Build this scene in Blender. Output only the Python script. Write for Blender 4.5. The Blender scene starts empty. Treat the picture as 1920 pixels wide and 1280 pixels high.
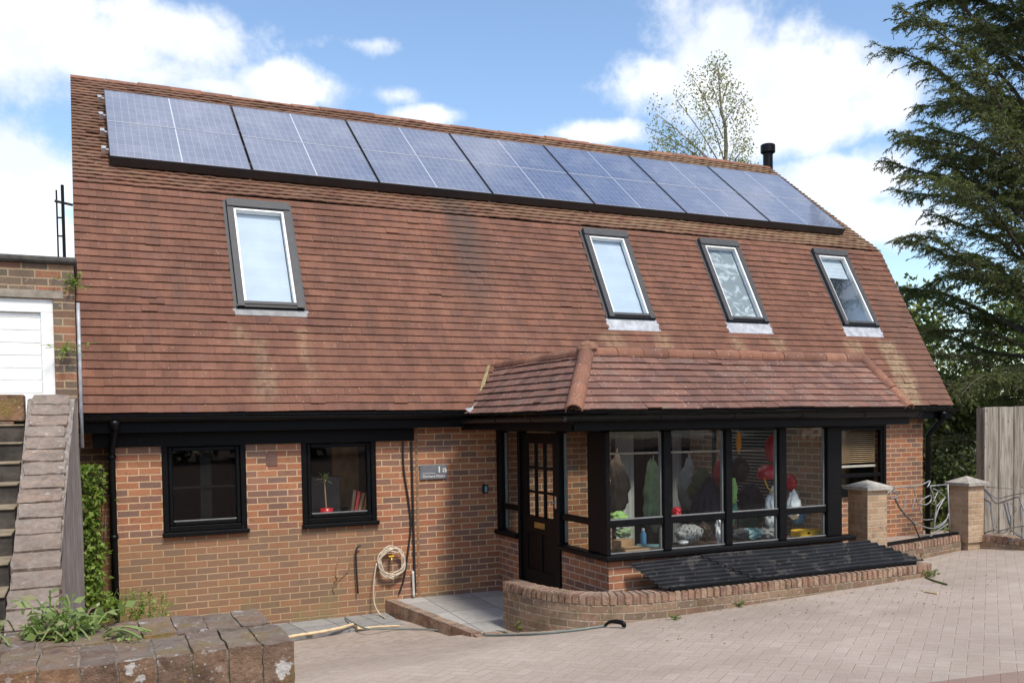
import bpy, bmesh, math, random
from mathutils import Vector, Matrix, noise as mnoise
import numpy as np
random.seed(7)
SC = bpy.context.scene
COL = SC.collection
PI = math.pi

# ------------------------------------------------------------------ camera
CAM = np.array([0.0566, -10.8075, 2.0986]); YAW, PITCH, ROLL = 0.443054, -0.033569, -0.014895
FPX, SHX, SHY = 1739.01, 26.6, 206.5
def cam_axes():
    cy, sy, cp, sp = math.cos(YAW), math.sin(YAW), math.cos(PITCH), math.sin(PITCH)
    f = np.array([sy*cp, cy*cp, sp]); r = np.array([cy, -sy, 0]); u = np.cross(r, f)
    c, s = math.cos(ROLL), math.sin(ROLL)
    return r*c+u*s, -r*s+u*c, f
CR, CU, CF = cam_axes()
cd = bpy.data.cameras.new('camera'); co = bpy.data.objects.new('camera', cd); COL.objects.link(co)
co.matrix_world = Matrix(((CR[0], CU[0], -CF[0], CAM[0]), (CR[1], CU[1], -CF[1], CAM[1]), (CR[2], CU[2], -CF[2], CAM[2]), (0, 0, 0, 1)))
cd.sensor_width = 36; cd.sensor_fit = 'HORIZONTAL'; cd.lens = 36*FPX/1920
cd.shift_x = -SHX/1920; cd.shift_y = SHY/1920; cd.clip_end = 2000; cd.clip_start = .05
SC.camera = co
def at(u, v, X=None, Y=None, Z=None, t=None):        # a point of the photograph put at a real distance or on a real plane
    d = CF+CR*(u-960-SHX)/FPX-CU*(v-640-SHY)/FPX
    if t is None:
        t = (X-CAM[0])/d[0] if X is not None else (Y-CAM[1])/d[1] if Y is not None else (Z-CAM[2])/d[2]
    return Vector((CAM+t*d).tolist())
def azel(u, v):
    d = CF+CR*(u-960-SHX)/FPX-CU*(v-640-SHY)/FPX; d = d/np.linalg.norm(d)
    return math.atan2(d[0], d[1]), math.asin(d[2])

# ------------------------------------------------------------------ sun, sky, exposure
SUN_EL, SUN_AZ = math.radians(55), math.radians(173)          # azimuth clockwise from +Y
sdir = Vector((math.sin(SUN_AZ)*math.cos(SUN_EL), math.cos(SUN_AZ)*math.cos(SUN_EL), math.sin(SUN_EL)))
sl = bpy.data.lights.new('sun', 'SUN'); so = bpy.data.objects.new('sun', sl); COL.objects.link(so)
so.rotation_euler = sdir.to_track_quat('Z', 'Y').to_euler(); so.location = (5, -20, 25)
sl.energy = 2.9; sl.angle = math.radians(10); sl.color = (1, .94, .85)
SC.view_settings.view_transform = 'Standard'; SC.view_settings.look = 'None'
SC.view_settings.exposure = 0.45; SC.view_settings.gamma = 1

class NT:
    """small helper for building node trees"""
    def __init__(s, tree): s.t = tree; s.n = tree.nodes; s.l = tree.links
    def put(s, sock, v):
        if hasattr(v, 'is_linked') or isinstance(v, bpy.types.NodeSocket): s.l.new(v, sock)
        elif v is not None:
            if isinstance(v, (tuple, list)) and len(v) == 3 and sock.type == 'RGBA': v = (*v, 1)
            sock.default_value = v
    def m(s, op, a, b=None, c=None, clamp=False):
        n = s.n.new('ShaderNodeMath'); n.operation = op; n.use_clamp = clamp
        s.put(n.inputs[0], a)
        if b is not None: s.put(n.inputs[1], b)
        if c is not None: s.put(n.inputs[2], c)
        return n.outputs[0]
    def vm(s, op, a, b=None, sc=None):
        n = s.n.new('ShaderNodeVectorMath'); n.operation = op; s.put(n.inputs[0], a)
        if b is not None: s.put(n.inputs[1], b)
        if sc is not None: s.put(n.inputs['Scale'], sc)
        return n.outputs[1] if op in ('LENGTH', 'DOT_PRODUCT', 'DISTANCE') else n.outputs[0]
    def mix(s, f, a, b, mode='MIX'):
        n = s.n.new('ShaderNodeMix'); n.data_type = 'RGBA'; n.blend_type = mode; n.clamp_factor = True
        s.put(n.inputs[0], f); s.put(n.inputs[6], a); s.put(n.inputs[7], b); return n.outputs[2]
    def noise(s, vec, scale, detail=3, rough=.55, dist=0, dim='3D'):
        n = s.n.new('ShaderNodeTexNoise'); n.noise_dimensions = dim
        if vec is not None: s.put(n.inputs['Vector'], vec)
        n.inputs['Scale'].default_value = scale; n.inputs['Detail'].default_value = detail
        n.inputs['Roughness'].default_value = rough; n.inputs['Distortion'].default_value = dist
        return n.outputs['Fac']
    def voro(s, vec, scale, out='Distance', feat='F1'):
        n = s.n.new('ShaderNodeTexVoronoi'); n.feature = feat
        s.put(n.inputs['Vector'], vec); n.inputs['Scale'].default_value = scale; return n.outputs[out]
    def white(s, vec, out='Value'):
        n = s.n.new('ShaderNodeTexWhiteNoise'); n.noise_dimensions = '3D'; s.put(n.inputs['Vector'], vec); return n.outputs[out]
    def ramp(s, f, stops, const=False):
        n = s.n.new('ShaderNodeValToRGB'); s.put(n.inputs[0], f); cr = n.color_ramp
        if const: cr.interpolation = 'CONSTANT'
        while len(cr.elements) < len(stops): cr.elements.new(.5)
        for e, (p, c) in zip(cr.elements, stops): e.position = p; e.color = (*c, 1) if len(c) == 3 else c
        return n.outputs[0]
    def step(s, x, lo, hi):                                    # smooth step
        n = s.n.new('ShaderNodeMapRange'); n.interpolation_type = 'SMOOTHSTEP'; s.put(n.inputs[0], x)
        s.put(n.inputs[1], lo); s.put(n.inputs[2], hi); return n.outputs[0]
    def sep(s, v): n = s.n.new('ShaderNodeSeparateXYZ'); s.put(n.inputs[0], v); return n.outputs
    def comb(s, x, y, z=0.0):
        n = s.n.new('ShaderNodeCombineXYZ'); s.put(n.inputs[0], x); s.put(n.inputs[1], y); s.put(n.inputs[2], z); return n.outputs[0]
    def pos(s): return s.n.new('ShaderNodeNewGeometry').outputs['Position']
    def island(s): return s.n.new('ShaderNodeNewGeometry').outputs['Random Per Island']
    def uv(s): return s.n.new('ShaderNodeTexCoord').outputs['UV']
    def bump(s, h, strength=.5, dist=.01):
        n = s.n.new('ShaderNodeBump'); n.inputs['Strength'].default_value = strength; n.inputs['Distance'].default_value = dist
        s.put(n.inputs['Height'], h); return n.outputs[0]

# world: Nishita sky with cumulus clouds laid out by direction
W = bpy.data.worlds.new('World'); SC.world = W; W.use_nodes = True
w = NT(W.node_tree); w.n.clear()
sky = w.n.new('ShaderNodeTexSky'); sky.sky_type = 'NISHITA'; sky.sun_disc = False
sky.sun_elevation = SUN_EL; sky.sun_rotation = SUN_AZ; sky.air_density = 1.0; sky.dust_density = .6; sky.ozone_density = 1.5
dirv = w.n.new('ShaderNodeTexCoord').outputs['Generated']
dx, dy, dz = w.sep(dirv)
az = w.m('ARCTAN2', dx, dy); el = w.m('ARCSINE', dz)
wob1 = w.m('SUBTRACT', w.noise(dirv, 7, 6, .62), .5); wob2 = w.m('SUBTRACT', w.noise(w.vm('ADD', dirv, (5.2, 1.3, 2.1)), 22, 5, .6), .5)
wob = w.m('ADD', w.m('MULTIPLY', wob1, 2.0), w.m('MULTIPLY', wob2, 1.0))
field = None
for (u, v, ru, rv, k) in [(1370, 130, 160, 130, 1), (1460, 190, 170, 110, 1), (1250, 150, 120, 60, .8), (1370, 60, 75, 55, 1), (1530, 140, 55, 50, .85),
                       (1120, 250, 130, 26, .75), (1560, 340, 180, 55, .9), (1680, 190, 60, 55, .75), (1460, 250, 160, 60, .8), (1650, 410, 150, 50, .7),
                       (120, 95, 330, 95, .95), (-40, 60, 180, 110, .95), (20, 330, 125, 105, .95), (330, 75, 160, 65, .9), (540, 160, 125, 48, .85), (380, 160, 150, 25, .7), (60, 450, 200, 70, .9),
                       (690, 85, 95, 25, .7), (790, 215, 80, 22, .75), (740, 180, 60, 22, .6), (260, 140, 180, 40, .8)]:
    a0, e0 = azel(u, v)
    a = w.m('MULTIPLY', w.m('SUBTRACT', az, a0), FPX/ru*math.cos(e0)); e = w.m('MULTIPLY', w.m('SUBTRACT', el, e0), FPX/rv)
    b = w.m('MULTIPLY', w.m('SUBTRACT', 1.25, w.m('SQRT', w.m('ADD', w.m('MULTIPLY', a, a), w.m('MULTIPLY', e, e)))), k)
    field = b if field is None else w.m('MAXIMUM', field, b)
cm = w.step(w.m('ADD', field, wob), .14, .82)
beh = w.m('MULTIPLY', w.step(w.noise(w.vm('MULTIPLY', dirv, (1, 1, 1.6)), 3.2, 6, .6), .44, .62), w.m('MAXIMUM', w.step(dy, .25, -.05), w.step(el, .5, .62)))  # unseen clouds behind and overhead, added so the solar panels reflect paler sky
cm = w.m('MAXIMUM', cm, w.m('MULTIPLY', beh, .9))
shade = w.noise(w.vm('ADD', dirv, (1.7, 0, .02)), 9, 5, .6)
ccol = w.mix(w.step(shade, .38, .62), (.72, .76, .84), (.94, .945, .96))
skyc = w.mix(1.0, sky.outputs[0], (.158, .163, .164), 'MULTIPLY')
full = w.mix(w.m('MULTIPLY', cm, .93), skyc, ccol)
bg = w.n.new('ShaderNodeBackground'); w.put(bg.inputs[0], full); bg.inputs[1].default_value = 1.0
wo = w.n.new('ShaderNodeOutputWorld'); w.l.new(bg.outputs[0], wo.inputs[0])

# ------------------------------------------------------------------ mesh building
class MB:
    def __init__(s): s.v = []; s.f = []; s.mi = []; s.uv = []
    def face(s, pts, mi=0, uv=None):
        i = len(s.v); s.v += [tuple(p) for p in pts]; s.f.append(tuple(range(i, i+len(pts)))); s.mi.append(mi); s.uv.append(uv)
    def poly(s, verts, faces, mi=0):
        i = len(s.v); s.v += [tuple(p) for p in verts]
        for f in faces: s.f.append(tuple(i+k for k in f)); s.mi.append(mi); s.uv.append(None)
    def para(s, o, a, b, c, mi=0):                             # parallelepiped from corner and three edge vectors
        o, a, b, c = map(Vector, (o, a, b, c))
        if a.cross(b).dot(c) < 0: a, b = b, a
        s.poly([o, o+a, o+a+b, o+b, o+c, o+a+c, o+a+b+c, o+b+c],
               [(3, 2, 1, 0), (4, 5, 6, 7), (0, 1, 5, 4), (1, 2, 6, 5), (2, 3, 7, 6), (3, 0, 4, 7)], mi)
    def box(s, x0, x1, y0, y1, z0, z1, mi=0): s.para((x0, y0, z0), (x1-x0, 0, 0), (0, y1-y0, 0), (0, 0, z1-z0), mi)
    def bbox(s, x0, x1, y0, y1, z0, z1, b=.008, mi=0):         # box with chamfered edges
        bm = bmesh.new(); bmesh.ops.create_cube(bm, size=1)
        for q in bm.verts: q.co = Vector(((x0+x1)/2+q.co.x*(x1-x0), (y0+y1)/2+q.co.y*(y1-y0), (z0+z1)/2+q.co.z*(z1-z0)))
        bmesh.ops.bevel(bm, geom=bm.edges[:], offset=b, segments=1, affect='EDGES'); s.bm(bm, mi)
    def bm(s, bm, mi=0, mat=None):
        bm.verts.index_update(); i = len(s.v)
        s.v += [tuple((mat @ q.co) if mat else q.co) for q in bm.verts]
        for f in bm.faces: s.f.append(tuple(i+q.index for q in f.verts)); s.mi.append(mi); s.uv.append(None)
        bm.free()
    def tube(s, path, r, n=8, mi=0, cap=True):
        path = [Vector(p) for p in path]; rr = r if isinstance(r, (list, tuple)) else [r]*len(path)
        vs = []; up = Vector((0, 0, 1)); T0 = (path[1]-path[0]).normalized()
        nx = T0.cross(up) if abs(T0.z) < .95 else T0.cross(Vector((1, 0, 0))); nx.normalize()
        for k, p in enumerate(path):
            T = (path[min(k+1, len(path)-1)]-path[max(k-1, 0)]).normalized()
            nx = (nx-T*nx.dot(T)).normalized(); ny = T.cross(nx)
            for j in range(n): a = 2*PI*j/n; vs.append(p+(nx*math.cos(a)+ny*math.sin(a))*rr[k])
        fs = [(k*n+j, k*n+(j+1) % n, (k+1)*n+(j+1) % n, (k+1)*n+j) for k in range(len(path)-1) for j in range(n)]
        if cap: fs += [tuple(reversed(range(n))), tuple(range((len(path)-1)*n, len(path)*n))]
        s.poly(vs, fs, mi)
    def lathe(s, c, prof, n=16, mi=0):
        c = Vector(c); vs = [c+Vector((r*math.cos(2*PI*j/n), r*math.sin(2*PI*j/n), z)) for (r, z) in prof for j in range(n)]
        fs = [(k*n+j, k*n+(j+1) % n, (k+1)*n+(j+1) % n, (k+1)*n+j) for k in range(len(prof)-1) for j in range(n)]
        fs += [tuple(reversed(range(n))), tuple(range((len(prof)-1)*n, len(prof)*n))]
        s.poly(vs, fs, mi)
    def half(s, p0, p1, r, up, n=8, th=.015, mi=0):            # half-round tile between two points
        p0, p1, up = Vector(p0), Vector(p1), Vector(up); T = (p1-p0).normalized(); up = (up-T*up.dot(T)).normalized(); sd = T.cross(up)
        vs = []
        for p in (p0, p1):
            for q in (r, r-th):
                for j in range(n+1): a = PI*j/n; vs.append(p+sd*math.cos(a)*q+up*math.sin(a)*q)
        N = n+1; fs = []
        for j in range(n):
            fs += [(j, j+1, 2*N+j+1, 2*N+j), (N+j+1, N+j, 3*N+j, 3*N+j+1), (j+1, j, N+j, N+j+1), (2*N+j, 2*N+j+1, 3*N+j+1, 3*N+j)]
        fs += [(0, 2*N, 3*N, N), (n, N+n, 3*N+n, 2*N+n)]
        s.poly(vs, fs, mi)
    def each(s, name, mats, parent=None, smooth=False):
        # one object for every separate solid added so far
        uf = list(range(len(s.v)))
        def find(a):
            while uf[a] != a: uf[a] = uf[uf[a]]; a = uf[a]
            return a
        for f in s.f:
            for k in f[1:]: uf[find(k)] = find(f[0])
        gr = {}
        for i, f in enumerate(s.f): gr.setdefault(find(f[0]), []).append(i)
        out = []
        for fs in gr.values():
            m2 = MB(); ix = {}
            for i in fs:
                for k in s.f[i]:
                    if k not in ix: ix[k] = len(m2.v); m2.v.append(s.v[k])
                m2.f.append(tuple(ix[k] for k in s.f[i])); m2.mi.append(s.mi[i]); m2.uv.append(s.uv[i])
            out.append(m2.build(name, mats, parent, smooth))
        return out
    def build(s, name, mats, parent=None, smooth=False):
        me = bpy.data.meshes.new(name); me.from_pydata(s.v, [], s.f)
        if not isinstance(mats, (list, tuple)): mats = [mats]
        for m in mats: me.materials.append(m)
        me.polygons.foreach_set('material_index', s.mi)
        uvl = me.uv_layers.new(name='UVMap'); d = np.empty((len(me.loops), 2), dtype=np.float32)
        V = np.array(s.v, dtype=np.float64); li = 0
        for p, uv in zip(me.polygons, s.uv):
            n = p.normal; idx = p.vertices
            for k, vi in enumerate(idx):
                if uv: d[li] = uv[k]
                else:
                    x, y, z = V[vi]
                    d[li] = (x, y) if abs(n.z) > .75 else ((y, z) if abs(n.x) > abs(n.y) else (x, z))
                li += 1
        uvl.data.foreach_set('uv', d.ravel())
        if smooth: me.polygons.foreach_set('use_smooth', [True]*len(me.polygons))
        me.update()
        o = bpy.data.objects.new(name, me); COL.objects.link(o)
        if parent: o.parent = parent
        return o
def tag(o, label=None, cat=None, group=None, kind=None):
    if label: o['label'] = label
    if cat: o['category'] = cat
    if group: o['group'] = group
    if kind: o['kind'] = kind
    return o
def thing(name, label, cat, loc=(0, 0, 0), group=None):
    o = bpy.data.objects.new(name, None); COL.objects.link(o); o.empty_display_size = .1
    PLACE.append((o, Vector(loc))); return tag(o, label, cat, group)
PLACE = []
def settle():                                                  # move the Empties to their things' bases, parts stay where they are
    for o, loc in PLACE:
        o.location = loc; inv = Matrix.Translation(-loc)
        for ch in o.children: ch.matrix_parent_inverse = inv
def smooth_path(pts, k=5):
    pts = [Vector(p) for p in pts]; out = []
    for i in range(len(pts)-1):
        p0, p1, p2, p3 = pts[max(i-1, 0)], pts[i], pts[i+1], pts[min(i+2, len(pts)-1)]
        for j in range(k):
            t = j/k; out.append(.5*((2*p1)+(p2-p0)*t+(2*p0-5*p1+4*p2-p3)*t*t+(3*p1-p0-3*p2+p3)*t**3))
    return out+[pts[-1]]
def lump(center, rad, seed=0, amp=.15, freq=2.5, sub=3, shape=None):
    bm = bmesh.new(); bmesh.ops.create_icosphere(bm, subdivisions=sub, radius=1)
    c = Vector(center)
    for q in bm.verts:
        d = q.co.normalized(); k = 1+amp*mnoise.noise(d*freq+Vector((seed*7.1, seed*3.3, 0)))*1.6
        p = Vector((d.x*rad[0], d.y*rad[1], d.z*rad[2]))*k
        if shape: p = shape(p)
        if amp > .14 and sub > 3:
            w3 = Vector((p.x*30, p.y*30, p.z*7+seed)); p += Vector((d.x, d.y, 0))*(.022*mnoise.noise(w3)+.012*mnoise.noise(p*38))
        q.co = c+p
    return bm

# ------------------------------------------------------------------ materials
def mat(name, col=(.5, .5, .5), rough=.6, metal=0, spec=.5):
    m = bpy.data.materials.new(name); m.use_nodes = True
    b = m.node_tree.nodes['Principled BSDF']; b.inputs['Base Color'].default_value = (*col, 1)
    b.inputs['Roughness'].default_value = rough; b.inputs['Metallic'].default_value = metal
    b.inputs['Specular IOR Level'].default_value = spec
    return m, NT(m.node_tree), b
def vary(name, col, rough=.6, amt=.25, scale=8, metal=0, bump=0, spec=.5, island=0, fleck=None):
    m, n, b = mat(name, col, rough, metal, spec); p = n.pos()
    f = n.noise(p, scale, 5, .6); c = n.mix(n.step(f, .3, .7), tuple(x*(1-amt) for x in col), tuple(min(1, x*(1+amt)) for x in col))
    if island: c = n.mix(1.0, c, n.ramp(n.island(), [(0, (1-island,)*3), (1, (1+island,)*3)]), 'MULTIPLY')
    if fleck: c = n.mix(n.step(n.noise(p, fleck[1], 4, .7), fleck[2], fleck[2]+.06), c, fleck[0])
    n.put(b.inputs['Base Color'], c)
    if bump: n.put(b.inputs['Normal'], n.bump(n.noise(p, scale*4, 4, .7), bump, .01))
    return m
def brick_mat(name, cols, mortar, stain=False, weather=.25, lichen=0, W_=.225, H_=.075, mj=.011):
    m, n, b = mat(name, rough=.88, spec=.25)
    P = n.pos(); u, v, _ = n.sep(n.uv())
    dist = n.vm('SCALE', n.vm('SUBTRACT', n.comb(n.noise(P, 9, 2), n.noise(n.vm('ADD', P, (9, 9, 9)), 9, 2)), (.5, .5, .5)), sc=.012)
    du, dv, _ = n.sep(dist); u = n.m('ADD', u, du); v = n.m('ADD', v, dv)
    rv = n.m('DIVIDE', v, H_); row = n.m('FLOOR', rv)
    cu = n.m('ADD', n.m('DIVIDE', u, W_), n.m('MULTIPLY', n.m('MODULO', n.m('ABSOLUTE', row), 2), .5)); col = n.m('FLOOR', cu)
    fu = n.m('SUBTRACT', cu, col); fv = n.m('SUBTRACT', rv, row)
    eu = n.m('MULTIPLY', n.m('MINIMUM', fu, n.m('SUBTRACT', 1, fu)), W_); ev = n.m('MULTIPLY', n.m('MINIMUM', fv, n.m('SUBTRACT', 1, fv)), H_)
    e = n.m('MINIMUM', eu, ev); brick = n.step(e, mj*.42, mj*.42+.004)
    rnd = n.white(n.comb(col, row, 3.7)); rnd2 = n.white(n.comb(col, row, 9.1))
    c = n.ramp(rnd, cols)
    fine = n.noise(P, 60, 4, .7); c = n.mix(.8, c, n.ramp(fine, [(.25, (.72,)*3), (.75, (1.22,)*3)]), 'MULTIPLY')
    c = n.mix(1.0, c, n.ramp(rnd2, [(0, (.88,)*3), (1, (1.1,)*3)]), 'MULTIPLY')
    # darker burnt patches inside bricks
    c = n.mix(n.m('MULTIPLY', n.step(n.noise(P, 17, 3), .56, .7), .45), c, (.12, .08, .07))
    mc = n.mix(n.noise(P, 30, 4, .6), tuple(x*.72 for x in mortar), tuple(x*1.15 for x in mortar))
    c = n.mix(brick, mc, c)
    c = n.mix(1.0, c, n.ramp(n.noise(P, 1.3, 4, .6), [(.3, (1-weather,)*3), (.7, (1+weather*.6,)*3)]), 'MULTIPLY')
    if stain:
        x, y, z = n.sep(P)
        wv = n.m('MULTIPLY', n.m('SUBTRACT', n.noise(P, 3, 3), .5), .25)
        lo = n.m('MULTIPLY', n.step(n.m('ADD', z, wv), .95, .8), n.step(n.m('ADD', x, n.m('MULTIPLY', wv, 2)), 3.5, 3.1))
        gr = n.mix(n.m('MULTIPLY', brick, .55), (.30, .20, .11), (.17, .105, .065))
        c = n.mix(n.m('MULTIPLY', lo, n.m('ADD', .32, n.m('MULTIPLY', n.noise(P, 5, 4), .45))), c, gr)
        gz = n.m('MULTIPLY', n.step(z, .45, -.1), n.step(n.noise(n.vm('MULTIPLY', P, (1, 1, .6)), 2.2, 4), .45, .62))
        c = n.mix(n.m('MULTIPLY', gz, .45), c, (.22, .19, .09))
    if lichen:
        c = n.mix(n.m('MULTIPLY', n.step(n.noise(P, 26, 4, .65), .62, .68), lichen), c, (.55, .5, .42))
        c = n.mix(n.m('MULTIPLY', n.step(n.noise(n.vm('ADD', P, (4, 2, 1)), 6, 4, .65), .5, .66), .6*lichen), c, (.13, .105, .05))
    n.put(b.inputs['Base Color'], c)
    n.put(b.inputs['Normal'], n.bump(n.m('ADD', n.m('MULTIPLY', brick, .8), n.m('MULTIPLY', fine, .35)), .7, .006))
    return m
REDS = [(0, (.21, .125, .095)), (.2, (.25, .13, .09)), (.32, (.36, .15, .08)), (.55, (.42, .185, .095)), (.75, (.35, .135, .075)), (.9, (.25, .135, .1)), (1, (.32, .155, .095))]
M_BRICK = brick_mat('red_brick', REDS, (.6, .41, .24), stain=True, weather=.18)
M_BRICK2 = brick_mat('porch_brick', REDS, (.58, .43, .3), weather=.18)
M_BUFF = brick_mat('buff_brick', [(0, (.33, .215, .13)), (.4, (.43, .295, .19)), (.7, (.38, .245, .15)), (1, (.46, .33, .22))], (.45, .35, .24), weather=.25, lichen=.35)
M_GARAGE = brick_mat('garage_brick', [(0, (.12, .1, .075)), (.3, (.2, .145, .1)), (.6, (.16, .11, .08)), (.85, (.3, .13, .07)), (1, (.26, .17, .11))], (.42, .3, .19), weather=.3, lichen=.3)
M_OLDWALL = brick_mat('old_wall_brick', [(0, (.2, .14, .1)), (.5, (.3, .2, .13)), (1, (.24, .14, .09))], (.36, .28, .19), weather=.35, lichen=.8)
M_INNER = brick_mat('inner_brick', [(0, (.24, .18, .13)), (.5, (.46, .25, .15)), (1, (.36, .22, .14))], (.66, .56, .4), weather=.12)

def tile_mat(name, cols, stains=True, lich=.6, dense=False):
    m, n, b = mat(name, rough=.82, spec=.3); P = n.pos(); x, y, z = n.sep(P); r = n.island()
    c = n.ramp(r, cols)
    r2 = n.white(n.comb(n.m('MULTIPLY', r, 917.3), 2.2, 0)); c = n.mix(1.0, c, n.ramp(r2, [(0, (.95,)*3), (1, (1.05,)*3)]), 'MULTIPLY')
    c = n.mix(1.0, c, n.ramp(n.noise(n.vm('MULTIPLY', P, (1.6, 1, 1)), 3.2, 4, .65), [(.32, (.8, .78, .78)), (.68, (1.13, 1.12, 1.1))]), 'MULTIPLY')
    c = n.mix(.6, c, n.ramp(n.noise(P, 45, 4, .7), [(.3, (.78,)*3), (.7, (1.18,)*3)]), 'MULTIPLY')
    c = n.mix(1.0, c, n.ramp(n.noise(P, .9, 4, .6), [(.3, (.82,)*3), (.7, (1.1,)*3)]), 'MULTIPLY')
    if stains:
        wig = n.m('MULTIPLY', n.m('SUBTRACT', n.noise(P, 2.4, 3), .5), .35); xs = n.m('ADD', x, wig)
        def band(x0, x1, z0, z1, f=.08, fz=.25):
            g = n.m('MULTIPLY', n.step(xs, x0-f, x0+f), n.step(xs, x1+f, x1-f))
            return n.m('MULTIPLY', g, n.m('MULTIPLY', n.step(z, z0-fz, z0+fz), n.step(z, z1+.03, z1-.03)))
        brk = n.m('ADD', .35, n.m('MULTIPLY', n.step(n.noise(P, 14, 4, .65), .38, .6), .65))
        run = None
        for a in [(1.8, 2.02, 2.35, 3.1), (2.4, 2.52, 2.6, 3.24), (1.6, 1.75, 3.0, 3.24), (6.55, 6.85, 2.5, 3.3), (7.4, 7.65, 2.55, 3.3), (8.7, 8.95, 2.6, 3.3), (9.5, 9.75, 2.6, 3.3), (10.95, 11.3, 2.45, 3.3), (11.7, 12.1, 2.1, 3.3)]:
            q = band(*a); run = q if run is None else n.m('MAXIMUM', run, q)
        c = n.mix(n.m('MULTIPLY', n.m('MULTIPLY', run, brk), n.m('ADD', .28, n.m('MULTIPLY', n.step(x, 11, 11.8), .25))), c, (.44, .34, .2))
        # dark damp streak down the middle of the slope
        dk = n.m('MULTIPLY', n.m('MULTIPLY', n.step(x, 4.5, 4.75), n.step(x, 5.2, 4.9)), n.step(z, 2.9, 4.6))
        dk = n.m('MULTIPLY', n.m('MULTIPLY', dk, n.step(z, 6, 5.2)), n.m('ADD', .4, n.m('MULTIPLY', n.noise(P, 5, 4), .7)))
        c = n.mix(n.m('MULTIPLY', dk, .92), c, (.075, .056, .048))
        ws = n.step(n.noise(n.vm('MULTIPLY', P, (2.6, .35, .35)), 1.7, 5, .65), .52, .74); c = n.mix(n.m('MULTIPLY', ws, .42), c, (.1, .062, .048))
        dk2 = n.m('MULTIPLY', n.step(xs, 11.6, 12.4), n.step(z, 5.2, 3.4)); c = n.mix(n.m('MULTIPLY', dk2, .35), c, (.14, .08, .06))
        # moss on the shallow upper slope, strongest towards the right
        mo = n.m('MULTIPLY', n.step(z, 4.9, 5.1), n.m('ADD', .3, n.m('MULTIPLY', n.step(x, 3, 11), .5)))
        mo = n.m('MULTIPLY', mo, n.step(n.noise(n.vm('MULTIPLY', P, (.5, 1, 1)), 6, 4, .6), .3, .55))
        c = n.mix(mo, c, (.25, .17, .1))
    sp = n.step(n.voro(P, 26), .16, .11); keep = n.step(n.noise(P, 3.1, 3), .42, .6)
    spm = n.m('MULTIPLY', n.m('MULTIPLY', sp, n.m('GREATER_THAN', n.white(n.voro(P, 26, 'Position')), .72)), keep)
    c = n.mix(n.m('MULTIPLY', spm, lich), c, (.62, .56, .48))
    if dense:
        q = n.vm('MULTIPLY', P, (1, .55, .55)); sp = n.m('MULTIPLY', n.step(n.voro(q, 34), .24, .14), n.m('GREATER_THAN', n.white(n.voro(q, 34, 'Position')), .7))
        c = n.mix(n.m('MULTIPLY', n.m('MULTIPLY', sp, n.step(n.noise(P, 4.5, 3), .36, .58)), .8), c, (.5, .44, .38))
        c = n.mix(n.m('MULTIPLY', n.step(n.noise(P, 7, 5, .65), .5, .7), .5), c, (.13, .075, .065))
    n.put(b.inputs['Base Color'], c); n.put(b.inputs['Normal'], n.bump(n.noise(P, 90, 3, .7), .35, .004))
    return m
TC = [(0, (.158, .074, .05)), (.25, (.172, .079, .052)), (.6, (.184, .084, .054)), (.9, (.196, .089, .057)), (.97, (.152, .072, .053)), (1, (.22, .105, .068))]
M_TILE = tile_mat('roof_tile', TC)
M_PTILE = tile_mat('porch_tile', [(0, (.155, .085, .068)), (.4, (.2, .102, .078)), (.75, (.23, .118, .086)), (1, (.2, .125, .1))], stains=False, lich=.95, dense=True)
M_RIDGE = tile_mat('ridge_tile', [(0, (.19, .092, .062)), (.5, (.27, .122, .075)), (1, (.3, .16, .1))], stains=False, lich=.9, dense=True)
M_UNDER, _, _ = mat('roof_underlay', (.03, .022, .02), .9)

M_BLACK = vary('black_paint', (.0045, .0045, .005), .45, .35, 30, spec=.14, fleck=((.03, .028, .026), 9, .66))
M_BLKPLA = vary('black_plastic', (.005, .005, .0055), .38, .3, 12, spec=.2)
M_DOOR = vary('dark_door', (.006, .0045, .0045), .45, .4, 14, spec=.14)
M_GREYAL = vary('grey_aluminium', (.06, .06, .063), .55, .12, 14, metal=0, spec=.3)
M_LEAD = vary('lead_flashing', (.38, .39, .41), .5, .25, 9, metal=.1)
M_LEADDK = vary('dark_flashing', (.2, .2, .2), .55, .25, 9)
M_WHITE = vary('white_paint', (.8, .79, .76), .45, .06, 10)
M_CREAMWD = vary('pale_wood', (.62, .55, .46), .55, .1, 20)
M_PLASTER = vary('plaster', (.5, .49, .46), .85, .06, 4)
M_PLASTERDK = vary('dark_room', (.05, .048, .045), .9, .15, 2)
M_BLIND = vary('blind_fabric', (.5, .57, .63), .9, .05, 3)
M_SLAT = vary('blind_slat', (.26, .22, .18), .5, .15, 5)
M_TIMBER = vary('interior_timber', (.6, .3, .1), .5, .3, 6)
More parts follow.
